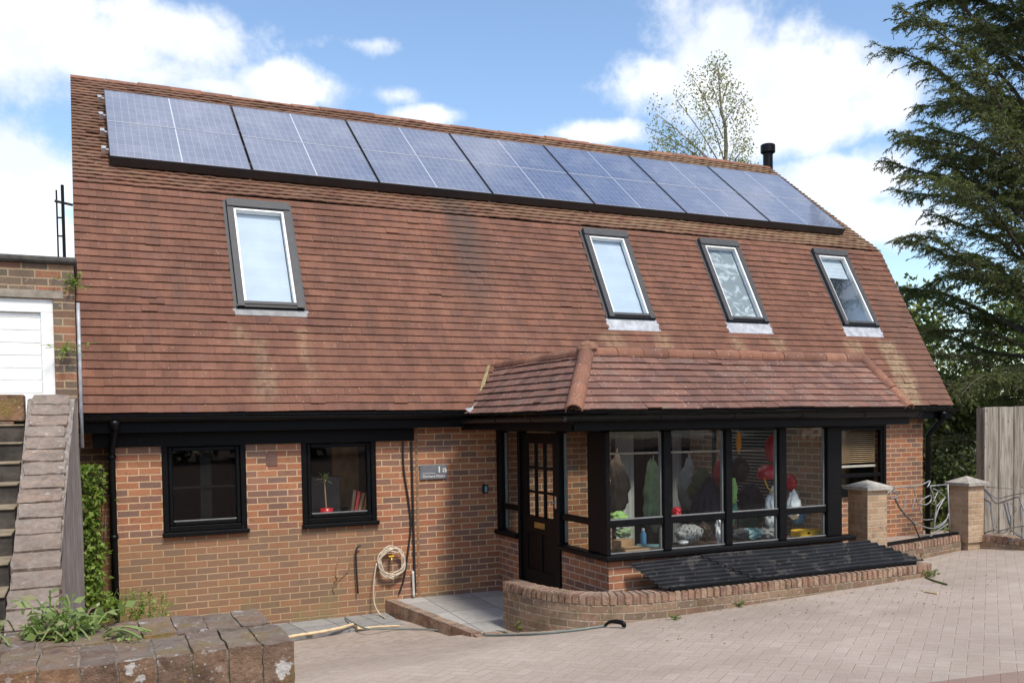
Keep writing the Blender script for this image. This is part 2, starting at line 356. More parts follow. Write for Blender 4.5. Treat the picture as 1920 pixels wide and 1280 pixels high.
def glass_mat(name, tint=(1, 1, 1), k=1.0):  # thin clear pane: reflection rises towards grazing view
    m = bpy.data.materials.new(name); m.use_nodes = True; n = NT(m.node_tree); n.n.clear()
    o = n.n.new('ShaderNodeOutputMaterial'); tr = n.n.new('ShaderNodeBsdfTransparent'); tr.inputs[0].default_value = (*tint, 1)
    gl = n.n.new('ShaderNodeBsdfGlossy'); gl.inputs['Roughness'].default_value = .02
    P = n.pos(); n.put(gl.inputs['Normal'], n.bump(n.noise(P, 1.5, 2), .05, .02))
    ge = n.n.new('ShaderNodeNewGeometry'); fc = n.m('ABSOLUTE', n.vm('DOT_PRODUCT', ge.outputs['Normal'], ge.outputs['Incoming'])); fres = n.m('ADD', .045, n.m('MULTIPLY', n.m('POWER', n.m('SUBTRACT', 1, fc, clamp=True), 5), .95))
    mx = n.n.new('ShaderNodeMixShader'); n.put(mx.inputs[0], n.m('MULTIPLY', fres, .8*k, clamp=True)); n.l.new(tr.outputs[0], mx.inputs[1]); n.l.new(gl.outputs[0], mx.inputs[2])
    n.l.new(mx.outputs[0], o.inputs[0]); return m
M_GLASS = glass_mat('window_glass', (.9, .93, .92))
M_GLASSR = glass_mat('rooflight_glass', (.93, .96, .97), 3.2)

def solar_mat():
    m, n, b = mat('solar_cells', rough=.16, spec=.6); u, v, _ = n.sep(n.uv())
    def grid(c, k, wdt):
        f = n.m('FRACT', n.m('MULTIPLY', c, k)); d = n.m('MINIMUM', f, n.m('SUBTRACT', 1, f)); return n.m('LESS_THAN', d, wdt)
    ln = n.m('MAXIMUM', grid(u, 18, .035), grid(v, 6, .02)); mid = n.m('LESS_THAN', n.m('ABSOLUTE', n.m('SUBTRACT', u, .5)), .0042)
    fine = n.m('MULTIPLY', grid(v, 60, .07), .35)
    cell = n.white(n.comb(n.m('FLOOR', n.m('MULTIPLY', u, 18)), n.m('FLOOR', n.m('MULTIPLY', v, 6)), n.m('MULTIPLY', n.island(), 91)))
    c = n.mix(cell, (.085, .102, .165), (.105, .125, .195)); c = n.mix(fine, c, (.2, .25, .38))
    c = n.mix(n.m('MULTIPLY', ln, .5), c, (.36, .39, .5)); c = n.mix(mid, c, (.5, .52, .57))
    du = n.noise(n.pos(), 2.2, 5, .65); c = n.mix(n.m('MULTIPLY', n.step(du, .45, .75), .3), c, (.34, .35, .38)); c = n.mix(n.m('MULTIPLY', n.step(n.noise(n.pos(), 16, 3, .6), .72, .75), .7), c, (.6, .58, .54))
    n.put(b.inputs['Base Color'], c); b.inputs['Coat Weight'].default_value = 1; b.inputs['Coat Roughness'].default_value = .06
    n.put(b.inputs['Roughness'], n.m('ADD', .14, n.m('MULTIPLY', n.noise(n.pos(), 4, 4), .15))); return m
M_SOLAR = solar_mat()
M_ALU = vary('aluminium', (.62, .63, .65), .35, .08, 10, metal=.8)
M_DARKFR = vary('panel_edge', (.02, .02, .022), .35, .2, 10)

def paver_mat():
    m, n, b = mat('block_paving', rough=.9, spec=.25); P = n.pos(); x, y, z = n.sep(P)
    wob = n.m('MULTIPLY', n.m('SUBTRACT', n.noise(P, 2.2, 3), .5), .05)
    ang = math.radians(38); ca, sa = math.cos(ang)/.105, math.sin(ang)/.105
    X = n.m('ADD', n.m('ADD', n.m('MULTIPLY', x, ca), n.m('MULTIPLY', y, sa)), wob); Y = n.m('ADD', n.m('SUBTRACT', n.m('MULTIPLY', y, ca), n.m('MULTIPLY', x, sa)), wob)
    X = n.m('ADD', X, 400); Y = n.m('ADD', Y, 400)
    i = n.m('FLOOR', X); j = n.m('FLOOR', Y); fx = n.m('SUBTRACT', X, i); fy = n.m('SUBTRACT', Y, j)
    k = n.m('MODULO', n.m('ADD', n.m('SUBTRACT', i, j), 4000), 4)
    is1 = n.m('COMPARE', k, 1, .1); is2 = n.m('COMPARE', k, 2, .1); ver = n.m('GREATER_THAN', k, 1.5); hor = n.m('SUBTRACT', 1, ver)
    ox = n.m('SUBTRACT', i, is1); oy = n.m('SUBTRACT', j, is2)
    ux = n.m('SUBTRACT', X, ox); uy = n.m('SUBTRACT', Y, oy)
    wx = n.m('ADD', 1, hor); wy = n.m('ADD', 1, ver)
    ed = n.m('MINIMUM', n.m('MINIMUM', ux, n.m('SUBTRACT', wx, ux)), n.m('MINIMUM', uy, n.m('SUBTRACT', wy, uy)))
    blk = n.step(ed, .012, .06)
    rnd = n.white(n.comb(ox, oy, 1.3))
    c = n.ramp(rnd, [(0, (.355, .288, .242)), (.4, (.385, .315, .268)), (.7, (.368, .297, .25)), (1, (.4, .335, .287))])
    c = n.mix(.9, c, n.ramp(n.noise(P, 70, 5, .75), [(.3, (.8,)*3), (.7, (1.18,)*3)]), 'MULTIPLY')
    c = n.mix(1.0, c, n.ramp(n.noise(P, .7, 5, .6), [(.3, (.84, .83, .82)), (.7, (1.1, 1.1, 1.1))]), 'MULTIPLY')
    c = n.mix(n.m('ADD', blk, n.m('MULTIPLY', n.step(n.noise(P, 3.5, 4, .6), .35, .62), .82), clamp=True), (.29, .235, .185), c)
    c = n.mix(n.m('MULTIPLY', n.step(n.noise(n.vm('ADD', P, (7, 3, 0)), 1.1, 6, .7), .5, .68), .28), c, (.3, .25, .2))
    c = n.mix(n.m('MULTIPLY', n.step(n.noise(n.vm('ADD', P, (2, 9, 0)), .55, 5, .6), .56, .7), .3), c, (.58, .52, .46))
    c = n.mix(n.m('MULTIPLY', n.step(n.noise(P, 9, 5, .7), .66, .72), .5), c, (.2, .15, .1))
    c = n.mix(n.m('MULTIPLY', n.step(n.noise(n.vm('MULTIPLY', n.vm('ADD', P, (0, 3, 0)), (.25, 1.3, 1)), 1.0, 5, .65), .55, .72), .3), c, (.24, .2, .165))
    c = n.mix(n.m('MULTIPLY', n.step(n.m('ADD', y, n.m('MULTIPLY', n.noise(P, 2, 4), .6)), -3.2, -2.7), n.m('MULTIPLY', n.step(n.noise(P, 11, 5, .7), .45, .62), .35)), c, (.22, .17, .115))
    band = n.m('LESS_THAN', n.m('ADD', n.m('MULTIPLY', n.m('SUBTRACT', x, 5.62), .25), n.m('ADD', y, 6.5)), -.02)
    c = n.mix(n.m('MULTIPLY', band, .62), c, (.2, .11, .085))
    n.put(b.inputs['Base Color'], c); n.put(b.inputs['Normal'], n.bump(n.m('ADD', blk, n.m('MULTIPLY', n.noise(P, 80, 3, .7), .35)), .55, .006)); return m
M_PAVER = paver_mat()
def slab_mat(name, col, sx, sy, rot=0, jw=.008, ox=0, oy=0, brick=False):
    m, n, b = mat(name, rough=.85, spec=.3); P = n.pos(); x, y, z = n.sep(P); ca, sa = math.cos(rot), math.sin(rot)
    X = n.m('DIVIDE', n.m('ADD', n.m('ADD', n.m('MULTIPLY', x, ca), n.m('MULTIPLY', y, sa)), ox+50), sx); Y = n.m('DIVIDE', n.m('ADD', n.m('SUBTRACT', n.m('MULTIPLY', y, ca), n.m('MULTIPLY', x, sa)), oy+50), sy)
    fx = n.m('FRACT', X); fy = n.m('FRACT', Y)
    e = n.m('MINIMUM', n.m('MULTIPLY', n.m('MINIMUM', fx, n.m('SUBTRACT', 1, fx)), sx), n.m('MULTIPLY', n.m('MINIMUM', fy, n.m('SUBTRACT', 1, fy)), sy))
    k = n.step(e, jw*.4, jw); r = n.white(n.comb(n.m('FLOOR', X), n.m('FLOOR', Y), 2.5))
    c = n.mix(r, tuple(q*.85 for q in col), tuple(q*1.12 for q in col)); c = n.mix(.8, c, n.ramp(n.noise(P, 12, 6, .7), [(.3, (.8,)*3), (.7, (1.15,)*3)]), 'MULTIPLY')
    c = n.mix(k, tuple(q*.35 for q in col), c)
    n.put(b.inputs['Base Color'], c); n.put(b.inputs['Normal'], n.bump(n.m('ADD', k, n.m('MULTIPLY', n.noise(P, 60, 3), .3)), .5, .006)); return m
M_SLAB = slab_mat('paving_slab', (.38, .36, .335), .6, .6, ox=.25, oy=.1)
M_SLATE = slab_mat('slate_paving', (.27, .262, .25), .42, .34, rot=.15)
def capbrick_mat(name, cols, lich=.8, lichcol=(.6, .56, .52), moss=.3):
    m, n, b = mat(name, rough=.9, spec=.2); P = n.pos(); r = n.island(); c = n.ramp(r, cols)
    c = n.mix(.9, c, n.ramp(n.noise(P, 38, 5, .75), [(.25, (.6,)*3), (.75, (1.3,)*3)]), 'MULTIPLY')
    c = n.mix(n.m('MULTIPLY', n.step(n.noise(P, 11, 4, .6), .5, .68), .5), c, (.09, .06, .05))
    c = n.mix(1.0, c, n.ramp(n.noise(P, 6, 6, .75), [(.3, (.55, .53, .52)), (.7, (1.4, 1.38, 1.35))]), 'MULTIPLY')
    c = n.mix(n.m('MULTIPLY', n.step(n.noise(n.vm('ADD', P, (3, 7, 1)), 9, 5, .6), .5, .66), moss), c, (.25, .17, .05))
    c = n.mix(n.m('MULTIPLY', n.step(n.noise(n.vm('ADD', P, (1, 5, 2)), 34, 4, .6), .6, .66), lich*.6), c, (.46, .41, .36))
    c = n.mix(n.m('MULTIPLY', n.step(n.noise(n.vm('ADD', P, (8, 1, 4)), 19, 4, .55), .645, .675), lich), c, lichcol)
    sp = n.m('MULTIPLY', n.step(n.voro(P, 75), .2, .13), n.step(n.noise(P, 8, 2), .48, .58)); c = n.mix(n.m('MULTIPLY', sp, lich*.7), c, lichcol)
    nz = n.sep(n.n.new('ShaderNodeNewGeometry').outputs['Normal'])[2]
    c = n.mix(n.m('MULTIPLY', n.step(nz, .5, .9), n.m('ADD', .12, n.m('MULTIPLY', n.step(n.noise(P, 13, 6, .75), .35, .65), .5))), c, n.mix(n.noise(P, 21, 5, .7), (.16, .132, .112), (.36, .32, .275)))
    n.put(b.inputs['Base Color'], c); n.put(b.inputs['Normal'], n.bump(n.noise(P, 55, 6, .75), 1.0, .014)); return m
M_CAPFG = capbrick_mat('old_cap_brick', [(0, (.19, .12, .082)), (.5, (.23, .155, .11)), (1, (.29, .165, .09))], .9, (.6, .56, .51), .75)
M_CAPRK = capbrick_mat('raking_cap_brick', [(0, (.28, .205, .16)), (.5, (.33, .25, .2)), (1, (.3, .205, .155))], .5, moss=.12)
M_CAPPL = capbrick_mat('planter_cap_brick', [(0, (.28, .165, .12)), (.5, (.37, .22, .155)), (1, (.4, .28, .2))], .45, (.5, .45, .38), .3)
M_RENDER, n, b = mat('weathered_render', rough=.95, spec=.2); P = n.pos()
g = n.noise(n.vm('MULTIPLY', P, (30, 12, 2.2)), 1.6, 6, .7, .8); c = n.ramp(g, [(.3, (.15, .115, .095)), (.5, (.33, .275, .235)), (.62, (.42, .37, .33)), (.72, (.6, .56, .52))])
n.put(b.inputs['Base Color'], c); n.put(b.inputs['Normal'], n.bump(g, 1.0, .03))
M_MORTAR = vary('mortar', (.36, .28, .19), .95, .2, 20, bump=.5)
M_STEPDK = vary('step_riser', (.06, .05, .042), .95, .5, 9, bump=.6, fleck=((.4, .36, .3), 40, .68))
M_SAND = vary('step_tread', (.24, .19, .125), .95, .25, 9, bump=.4)
M_CONC = vary('stone_cap', (.33, .29, .25), .92, .25, 14, bump=.5, fleck=((.2, .1, .07), 22, .62))
M_CONC2 = vary('grey_stone_cap', (.42, .39, .34), .92, .2, 14, bump=.5)
M_COPING = vary('garage_coping', (.065, .06, .052), .95, .3, 14, bump=.5)
M_LINTEL = vary('concrete_lintel', (.27, .23, .18), .92, .2, 14, bump=.4)
M_ROOFSHEET = vary('corrugated_black', (.011, .0105, .012), .5, .5, 5, spec=.35, fleck=((.055, .048, .042), 7, .56))
M_SOIL = vary('soil', (.06, .045, .032), 1, .4, 8, bump=.8)
M_WIRE = vary('forged_steel', (.27, .265, .26), .45, .25, 18, metal=.35)
M_WIREDK = vary('dark_steel', (.1, .075, .06), .5, .3, 18)
def fence_mat():
    m, n, b = mat('fence_timber', rough=.85, spec=.2); P = n.pos(); x, y, z = n.sep(P); r = n.island()
    g = n.noise(n.vm('MULTIPLY', P, (14, 14, .8)), 3, 5, .65, .6); c = n.mix(n.step(g, .3, .7), (.17, .145, .115), (.4, .355, .295))
    c = n.mix(1.0, c, n.ramp(r, [(0, (.86, .83, .78)), (1, (1.12, 1.1, 1.1))]), 'MULTIPLY')
    kn = n.voro(n.vm('MULTIPLY', P, (1.7, 1.7, .75)), 7); c = n.mix(n.m('MULTIPLY', n.step(kn, .14, .06), .8), c, (.07, .045, .03))
    n.put(b.inputs['Base Color'], c); n.put(b.inputs['Normal'], n.bump(g, .4, .004)); return m
M_FENCE = fence_mat()
def leaf_mat(name, cols, trans=.35, scale=.7):
    m, n, b = mat(name, rough=.55, spec=.35); P = n.pos(); r = n.island()
    c = n.ramp(r, cols); c = n.mix(1.0, c, n.ramp(n.noise(P, scale, 3), [(.3, (.75,)*3), (.7, (1.25,)*3)]), 'MULTIPLY'); n.put(b.inputs['Base Color'], c)
    t = n.n.new('ShaderNodeBsdfTranslucent'); n.put(t.inputs[0], n.mix(1.0, c, (1.3, 1.5, .7), 'MULTIPLY'))
    mx = n.n.new('ShaderNodeMixShader'); mx.inputs[0].default_value = trans; out = n.n['Material Output']
    n.l.new(b.outputs[0], mx.inputs[1]); n.l.new(t.outputs[0], mx.inputs[2]); n.l.new(mx.outputs[0], out.inputs[0]); return m
M_NEEDLE = leaf_mat('conifer_needles', [(0, (.045, .058, .025)), (.5, (.1, .115, .045)), (.85, (.165, .17, .07)), (1, (.23, .215, .095))], .4)
M_NEEDLEBG = leaf_mat('dark_evergreen_leaf', [(0, (.03, .045, .018)), (.6, (.065, .085, .03)), (1, (.15, .165, .06))], .3)
M_BIRCH = leaf_mat('birch_leaf', [(0, (.14, .17, .05)), (.6, (.27, .27, .09)), (1, (.36, .27, .12))], .45)
M_IVY = leaf_mat('climber_leaf', [(0, (.1, .16, .03)), (.6, (.22, .31, .06)), (1, (.36, .44, .12))], .4)
M_WEED = leaf_mat('weed_leaf', [(0, (.13, .18, .05)), (.5, (.25, .32, .1)), (.8, (.33, .38, .16)), (.9, (.3, .2, .13)), (1, (.28, .2, .15))], .35)
M_SHRUB = leaf_mat('shrub_leaf', [(0, (.045, .07, .02)), (.5, (.1, .13, .035)), (1, (.22, .23, .075))], .3)
M_GRASS = leaf_mat('grass_blade', [(0, (.09, .13, .03)), (1, (.22, .26, .07))], .3)
M_BARK = vary('bark', (.075, .058, .045), .95, .4, 9, bump=.8)
M_BIRCHBARK = vary('birch_bark', (.2, .17, .14), .9, .4, 7)
M_LAWN = vary('lawn_ground', (.07, .085, .03), 1, .4, 4)
def flat(name, col, rough=.55): return vary(name, col, rough, .14, 12)
M_RED = flat('red_plastic', (.5, .02, .03), .3); M_REDF = flat('red_fabric', (.36, .03, .035), .8); M_YEL = flat('yellow_plastic', (.9, .5, .02), .4)
M_NAVY = flat('navy_fabric', (.007, .009, .018), .9); M_GREENF = flat('green_fabric', (.03, .14, .09), .85); M_SAGE = flat('sage_fabric', (.22, .3, .16), .9)
M_LIME = flat('lime_fabric', (.25, .42, .12), .8); M_BAG = flat('white_bag', (.85, .87, .88), .5); M_BLUE = flat('blue_plastic', (.08, .24, .42), .4)
M_ORANGE = flat('orange_fabric', (.6, .24, .04), .8); M_SPOT = vary('spotted_fabric', (.3, .3, .3), .9, .2, 40, fleck=((.02, .02, .02), 45, .52))
M_DESK = flat('brown_wood', (.12, .075, .05), .5); M_CARD = flat('cardboard', (.4, .24, .12), .8); M_TEAL = flat('teal_plastic', (.16, .3, .32), .5)
M_GREY = flat('grey_plastic', (.2, .2, .2), .5); M_SIGN = flat('slate_sign', (.15, .15, .165), .45); M_CREAM = flat('cream_hose', (.56, .47, .36), .5)
M_BRASS = vary('brass', (.55, .38, .13), .35, .2, 10, metal=.8); M_CHROME = vary('chrome', (.7, .7, .7), .25, .1, 10, metal=.9)
M_FOAM = flat('tan_foam', (.66, .49, .29), .9); M_CABLE = flat('black_cable', (.018, .017, .017), .5); M_WHITEPIPE = flat('white_pipe', (.6, .57, .52), .5)
M_VENT = flat('vent_terracotta', (.17, .09, .065), .85); M_GREYHOSE = flat('grey_hose', (.16, .19, .17), .5)
M_DEBRIS = vary('dry_leaf', (.22, .13, .07), .9, .4, 20, island=.4)

# ------------------------------------------------------------------ ground
def drive_z(x, y):
    z = .12+.03*(min(x, 11)-4.4)-.05*(y+3.05)
    k = min(1, max(0, (y+3.5)/1.7)); k = k*k*(3-2*k); kx = min(1, max(0, (5.2-x)/1.2)); kx = kx*kx*(3-2*kx)
    z -= .17*k*kx
    if y > -1.6 and x < 8.6: z = min(z, -.2)
    if 4.3 < x < 8.5 and y > -3.0: z = min(z, -.12)
    if x > 12: z -= .0
    return z
mb = MB(); xs = np.unique(np.concatenate([np.arange(-40, -2, 4.), np.arange(-2, 13.1, .25), np.arange(14, 40, 4.)])); ys = np.unique(np.concatenate([np.arange(-44, -12, 4.), np.arange(-12, .6, .25), ]))
vs = [(x, y, drive_z(x, max(y, -14))) for y in ys for x in xs]; nx = len(xs)
mb.poly(vs, [(j*nx+i, j*nx+i+1, (j+1)*nx+i+1, (j+1)*nx+i) for j in range(len(ys)-1) for i in range(nx-1)])
tag(mb.build('driveway', M_PAVER, smooth=True), kind='structure')
mb = MB(); mb.box(-500, 500, .45, 900, -1.2, -.32); tag(mb.build('lawn', M_LAWN), kind='structure')
mb = MB(); mb.box(.05, 3.27, -.72, -.002, -.4, -.19); tag(mb.build('slate_path', M_SLATE), kind='structure')
mb = MB(); mb.poly([(3.4, -.003, -.045), (4.77, -.003, -.06), (4.77, -1.95, -.1), (3.72, -1.95, -.1), (3.4, -.003, -.4), (4.77, -.003, -.4), (4.77, -1.95, -.4), (3.72, -1.95, -.4)],
        [(0, 3, 2, 1), (0, 4, 7, 3), (3, 7, 6, 2), (2, 6, 5, 1)]); tag(mb.build('entrance_path', M_SLAB), kind='structure')

# ------------------------------------------------------------------ HOUSE
house = thing('house', 'brick house under a steep tiled mansard roof with a glazed black porch', 'house', (0, 0, -.2))
LX, XW0, XW1 = 12.75, .28, 12.3
E0 = Vector((0, -.183, 2.227)); K0 = Vector((0, 1.349, 4.968)); R0 = Vector((0, 4.251, 7.146))
V1 = (K0-E0); L1 = V1.length; V1.normalize(); N1 = Vector((0, -V1.z, V1.y))
V2 = (R0-K0); L2 = V2.length; V2.normalize(); N2 = Vector((0, -V2.z, V2.y))
def hit(holes, u0, u1, v0, v1): return any(u0 < h[1] and u1 > h[0] and v0 < h[3] and v1 > h[2] for h in holes)
def split(holes, u0, u1, v):
    """cut a course strip round the openings"""
    segs = [(u0, u1)]
    for h in holes:
        if h[2] < v < h[3]:
            out = []
            for a, b in segs:
                if a < h[0]: out.append((a, min(b, h[0])))
                if b > h[1]: out.append((max(a, h[1]), b))
            segs = out
    return [(a, b) for a, b in segs if b-a > .012]
def lay_tiles(mb, o, U, V, N, width, length, gauge=.108, tw=.165, th=.017, holes=(), edge=None, jit=.002, camber=0):
    o, U, V, N = map(Vector, (o, U, V, N)); rows = int(round(length/gauge)); g = length/rows
    for r in range(rows):
        v0, v1 = r*g, (r+1)*g+.02
        if r == rows-1: v1 = (r+1)*g
        a, b = (edge(v0) if edge else (0, width))
        off = (r % 2)*tw/2; x = a-off
        row_dip = random.uniform(-jit, jit)
        while x < b:
            x0, x1 = max(x, a)+.0007, min(x+tw, b)-.0007; x += tw
            if x1-x0 < .01: continue
            for (p, q) in split(holes, x0, x1, v0+.05):
                j = random.uniform(-jit, jit)+row_dip*.6; lift = random.uniform(0, jit*1.6); sk = random.uniform(-jit, jit)
                odd = random.random() < .02
                if odd: lift += .008; j += random.choice((-.012, .006))
                pl, ph = th+.018+lift, th+.001
                sg = .009*mnoise.noise(Vector((x0*.55, r*.12, 4.2)))+.004*mnoise.noise(Vector((x0*2.1, r*.5, 1)))
                def P(u, v, n): return o+U*u+V*(v+sg*.5)+N*(n+sg+.006)
                c = camber*random.uniform(.5, 1.2)
                if c:
                    m = (p+q)/2
                    vv = [P(p, v0+j, pl-th), P(m, v0+j-.001, pl-th+c), P(q, v0+j+sk, pl-th), P(p, v0+j, pl), P(m, v0+j, pl+c), P(q, v0+j+sk, pl), P(p, v1, 0), P(m, v1, c), P(q, v1, 0), P(p, v1, ph), P(m, v1, ph+c*.6), P(q, v1, ph)]
                    mb.poly(vv, [(0, 1, 4, 3), (1, 2, 5, 4), (3, 4, 10, 9), (4, 5, 11, 10), (0, 3, 9, 6), (2, 8, 11, 5)])
                else:
                    vv = [P(p, v0+j, pl-th), P(q, v0+j+sk, pl-th), P(q, v0+j+sk, pl), P(p, v0+j, pl), P(p, v1, 0), P(q, v1, 0), P(q, v1, ph), P(p, v1, ph)]
                    mb.poly(vv, [(0, 1, 2, 3), (3, 2, 6, 7), (0, 3, 7, 4), (1, 5, 6, 2)])
# rooflights: centre X, lower and upper distance up the steep slope
RL = [(2.085, 1.40, 3.01, .84), (7.11, 1.46, 3.03, .83), (9.18, 1.48, 3.03, .83), (11.48, 1.49, 3.02, .82)]
holes = [(c-w_/2-.0, c+w_/2+.0, a-(.06 if c < 3 else .2), b+.02) for (c, a, b, w_) in RL]
inner = [(c-w_/2+.06, c+w_/2-.06, a+.05, b-.05) for (c, a, b, w_) in RL]
mb = MB(); lay_tiles(mb, E0, (1, 0, 0), V1, N1, LX, L1-.02, holes=holes)
lay_tiles(mb, K0-V2*.03-N2*.004, (1, 0, 0), V2, N2, LX, L2+.02, jit=.0055, camber=.007)
roof = mb.build('roof', M_TILE, house)
mb = MB()                                                     # boarding under the tiles, open at the rooflights, and the back slopes
ucuts = sorted({0, LX}|{h[0] for h in inner}|{h[1] for h in inner}); vcuts = sorted({-.02, L1}|{h[2] for h in inner}|{h[3] for h in inner})
for i in range(len(ucuts)-1):
    for j in range(len(vcuts)-1):
        um, vm_ = (ucuts[i]+ucuts[i+1])/2, (vcuts[j]+vcuts[j+1])/2
        if hit(inner, um, um+.001, vm_, vm_+.001): continue
        mb.face([E0+Vector((a, 0, 0))+V1*b-N1*.004 for a, b in ((ucuts[i], vcuts[j]), (ucuts[i+1], vcuts[j]), (ucuts[i+1], vcuts[j+1]), (ucuts[i], vcuts[j+1]))])
mb.face([K0+Vector((a, 0, 0))+V2*b-N2*.004 for a, b in ((0, 0), (LX, 0), (LX, L2), (0, L2))])
RB, KB, EB = Vector((0, 4.29, 7.14)), Vector((0, 7.15, 4.968)), Vector((0, 8.7, 2.227))
X_ = Vector((LX, 0, 0))
mb.face([RB, RB+X_, KB+X_, KB]); mb.face([KB, KB+X_, EB+X_, EB])
mb.build('roof_boarding', M_UNDER, roof)
mb = MB()                                                     # verge undercloak strips at both gables
for x in (.0, LX-.02):
    mb.para(E0+Vector((x, 0, 0))-N1*.06, (.02, 0, 0), V1*L1, N1*.062); mb.para(K0+Vector((x, 0, 0))-N2*.06, (.02, 0, 0), V2*L2, N2*.062)
mb.each('verge', M_LINTEL, roof)
mb = MB(); x = 0
while x < LX:
    z = .012*math.sin(x*1.9)+random.uniform(-.006, .006); y = .006*math.sin(x*3)
    mb.half((x, 4.27+y, 7.075+z), (min(x+.445, LX), 4.27+y, 7.075+z+random.uniform(-.006, .006)), .118, (0, 0, 1)); x += .45
mb.build('ridge', M_RIDGE, roof)

# walls
def wall_front(mb, x0, x1, z0, z1, y, th, opens):
    xc = sorted({x0, x1}|{o[0] for o in opens}|{o[1] for o in opens}); zc = sorted({z0, z1}|{o[2] for o in opens}|{o[3] for o in opens})
    for i in range(len(xc)-1):
        for j in range(len(zc)-1):
            xm, zm = (xc[i]+xc[i+1])/2, (zc[j]+zc[j+1])/2
            if any(o[0] < xm < o[1] and o[2] < zm < o[3] for o in opens): continue
            for yy, fl in ((y, 0), (y+th, 1)):
                q = [(xc[i], yy, zc[j]), (xc[i+1], yy, zc[j]), (xc[i+1], yy, zc[j+1]), (xc[i], yy, zc[j+1])]; mb.face(q[::-1] if fl else q)
    for o in opens:
        a, b, c, d = o
        for q in ([(a, y, c), (a, y, d), (a, y+th, d), (a, y+th, c)], [(b, y, c), (b, y+th, c), (b, y+th, d), (b, y, d)], [(a, y, c), (a, y+th, c), (b, y+th, c), (b, y, c)], [(a, y, d), (b, y, d), (b, y+th, d), (a, y+th, d)]): mb.face(q)
WIN = [(.795, 1.68), (2.302, 3.187)]
ZS, ZH = .885, 1.93
mb = MB()
opens = [(a+.01, b-.01, ZS+.03, ZH) for a, b in WIN]+[(10.45, 11.48, .9, 1.98), (6.45, 7.75, .16, 2.0)]
wall_front(mb, XW0, XW1, -.6, 2.2, 0, .25, opens)
mb.box(-.02, XW0, .3, .55, -.6, 2.25)                         # set-back piece at the left corner
for x in (XW0, XW1):                                          # gable walls
    mb.face([(x, 0, -.6), (x, .26, 2.2), (x, 1.45, 4.9), (x, 4.26, 7.0), (x, 7.05, 4.9), (x, 8.4, 2.2), (x, 8.4, -.6)])
mb.face([(XW0, 8.4, -.6), (XW1, 8.4, -.6), (XW1, 8.4, 2.3), (XW0, 8.4, 2.3)])
mb.build('wall', M_BRICK, house)
mb = MB()                                                     # rooms behind the two left windows
def room(mb, x0, x1, y0, y1, z0, z1):
    mb.face([(x0, y1, z0), (x1, y1, z0), (x1, y1, z1), (x0, y1, z1)]); mb.face([(x0, y0, z0), (x0, y1, z0), (x0, y1, z1), (x0, y0, z1)]); mb.face([(x1, y0, z0), (x1, y0, z1), (x1, y1, z1), (x1, y1, z0)])
    mb.face([(x0, y0, z0), (x1, y0, z0), (x1, y1, z0), (x0, y1, z0)]); mb.face([(x0, y0, z1), (x0, y1, z1), (x1, y1, z1), (x1, y0, z1)])
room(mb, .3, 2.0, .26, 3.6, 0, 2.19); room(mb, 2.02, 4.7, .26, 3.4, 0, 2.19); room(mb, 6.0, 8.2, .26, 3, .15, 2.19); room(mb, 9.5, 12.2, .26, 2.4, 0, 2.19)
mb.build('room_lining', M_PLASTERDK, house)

# fascia, soffit, gutters
mb = MB(); mb.bbox(.02, 4.4, -.2, -.175, 2.03, 2.19, .004); mb.box(.02, 4.4, -.175, 0.001, 2.03, 2.045); mb.bbox(XW0-.16, 3.665, -.03, -.004, 1.875, 2.028, .004)
mb.bbox(8.7, LX-.02, -.2, -.175, 2.03, 2.19, .004); mb.box(8.7, LX-.02, -.175, .001, 2.03, 2.045)
mb.each('fascia', M_BLACK, house)
def gutter(path, r=.055):
    mb = MB()
    for a, b in zip(path[:-1], path[1:]):
        mb.half(a, b, r, (0, 0, -1), 8, .006)
        L = (Vector(b)-Vector(a)).length; T = (Vector(b)-Vector(a)).normalized()
        for k in range(int(L/.9)+1):
            p = Vector(a)+T*min(L-.03, .15+k*.9); mb.half(p, p+T*.03, r+.006, (0, 0, -1), 8, .008)
    return mb
gutter([(.0, -.262, 2.2), (4.25, -.262, 2.195)]).build('gutter', M_BLKPLA, house)
gutter([(8.75, -.262, 2.2), (LX+.02, -.262, 2.195)]).build('gutter', M_BLKPLA, house)
gutter([(4.2, -.3, 2.13), (4.2, -3.02, 2.13)]).build('gutter', M_BLKPLA, house)
gutter([(4.14, -3.06, 2.13), (8.76, -3.06, 2.13)]).build('gutter', M_BLKPLA, house)
mb = MB(); mb.tube([(.33, -.26, 2.14), (.33, -.25, 2.05), (.3, -.06, 1.86), (.3, -.05, 1.8), (.3, -.05, -.2)], .036, 10)
for z in (1.75, .9): mb.tube([(.3, -.05, z), (.3, -.05, z+.05)], .045, 10)
mb.lathe((.33, -.26, 2.06), [(.05, 0), (.055, .06), (.06, .1)], 10); mb.build('downpipe', M_BLKPLA, house, True)
mb = MB(); mb.tube([(12.45, -.26, 2.14), (12.45, -.25, 2.02), (12.36, -.1, 1.82), (12.34, -.06, 1.75), (12.34, -.06, .1)], .042, 10)
mb.lathe((12.45, -.26, 2.04), [(.05, 0), (.055, .06), (.06, .1)], 10); mb.build('downpipe', M_BLKPLA, house, True)

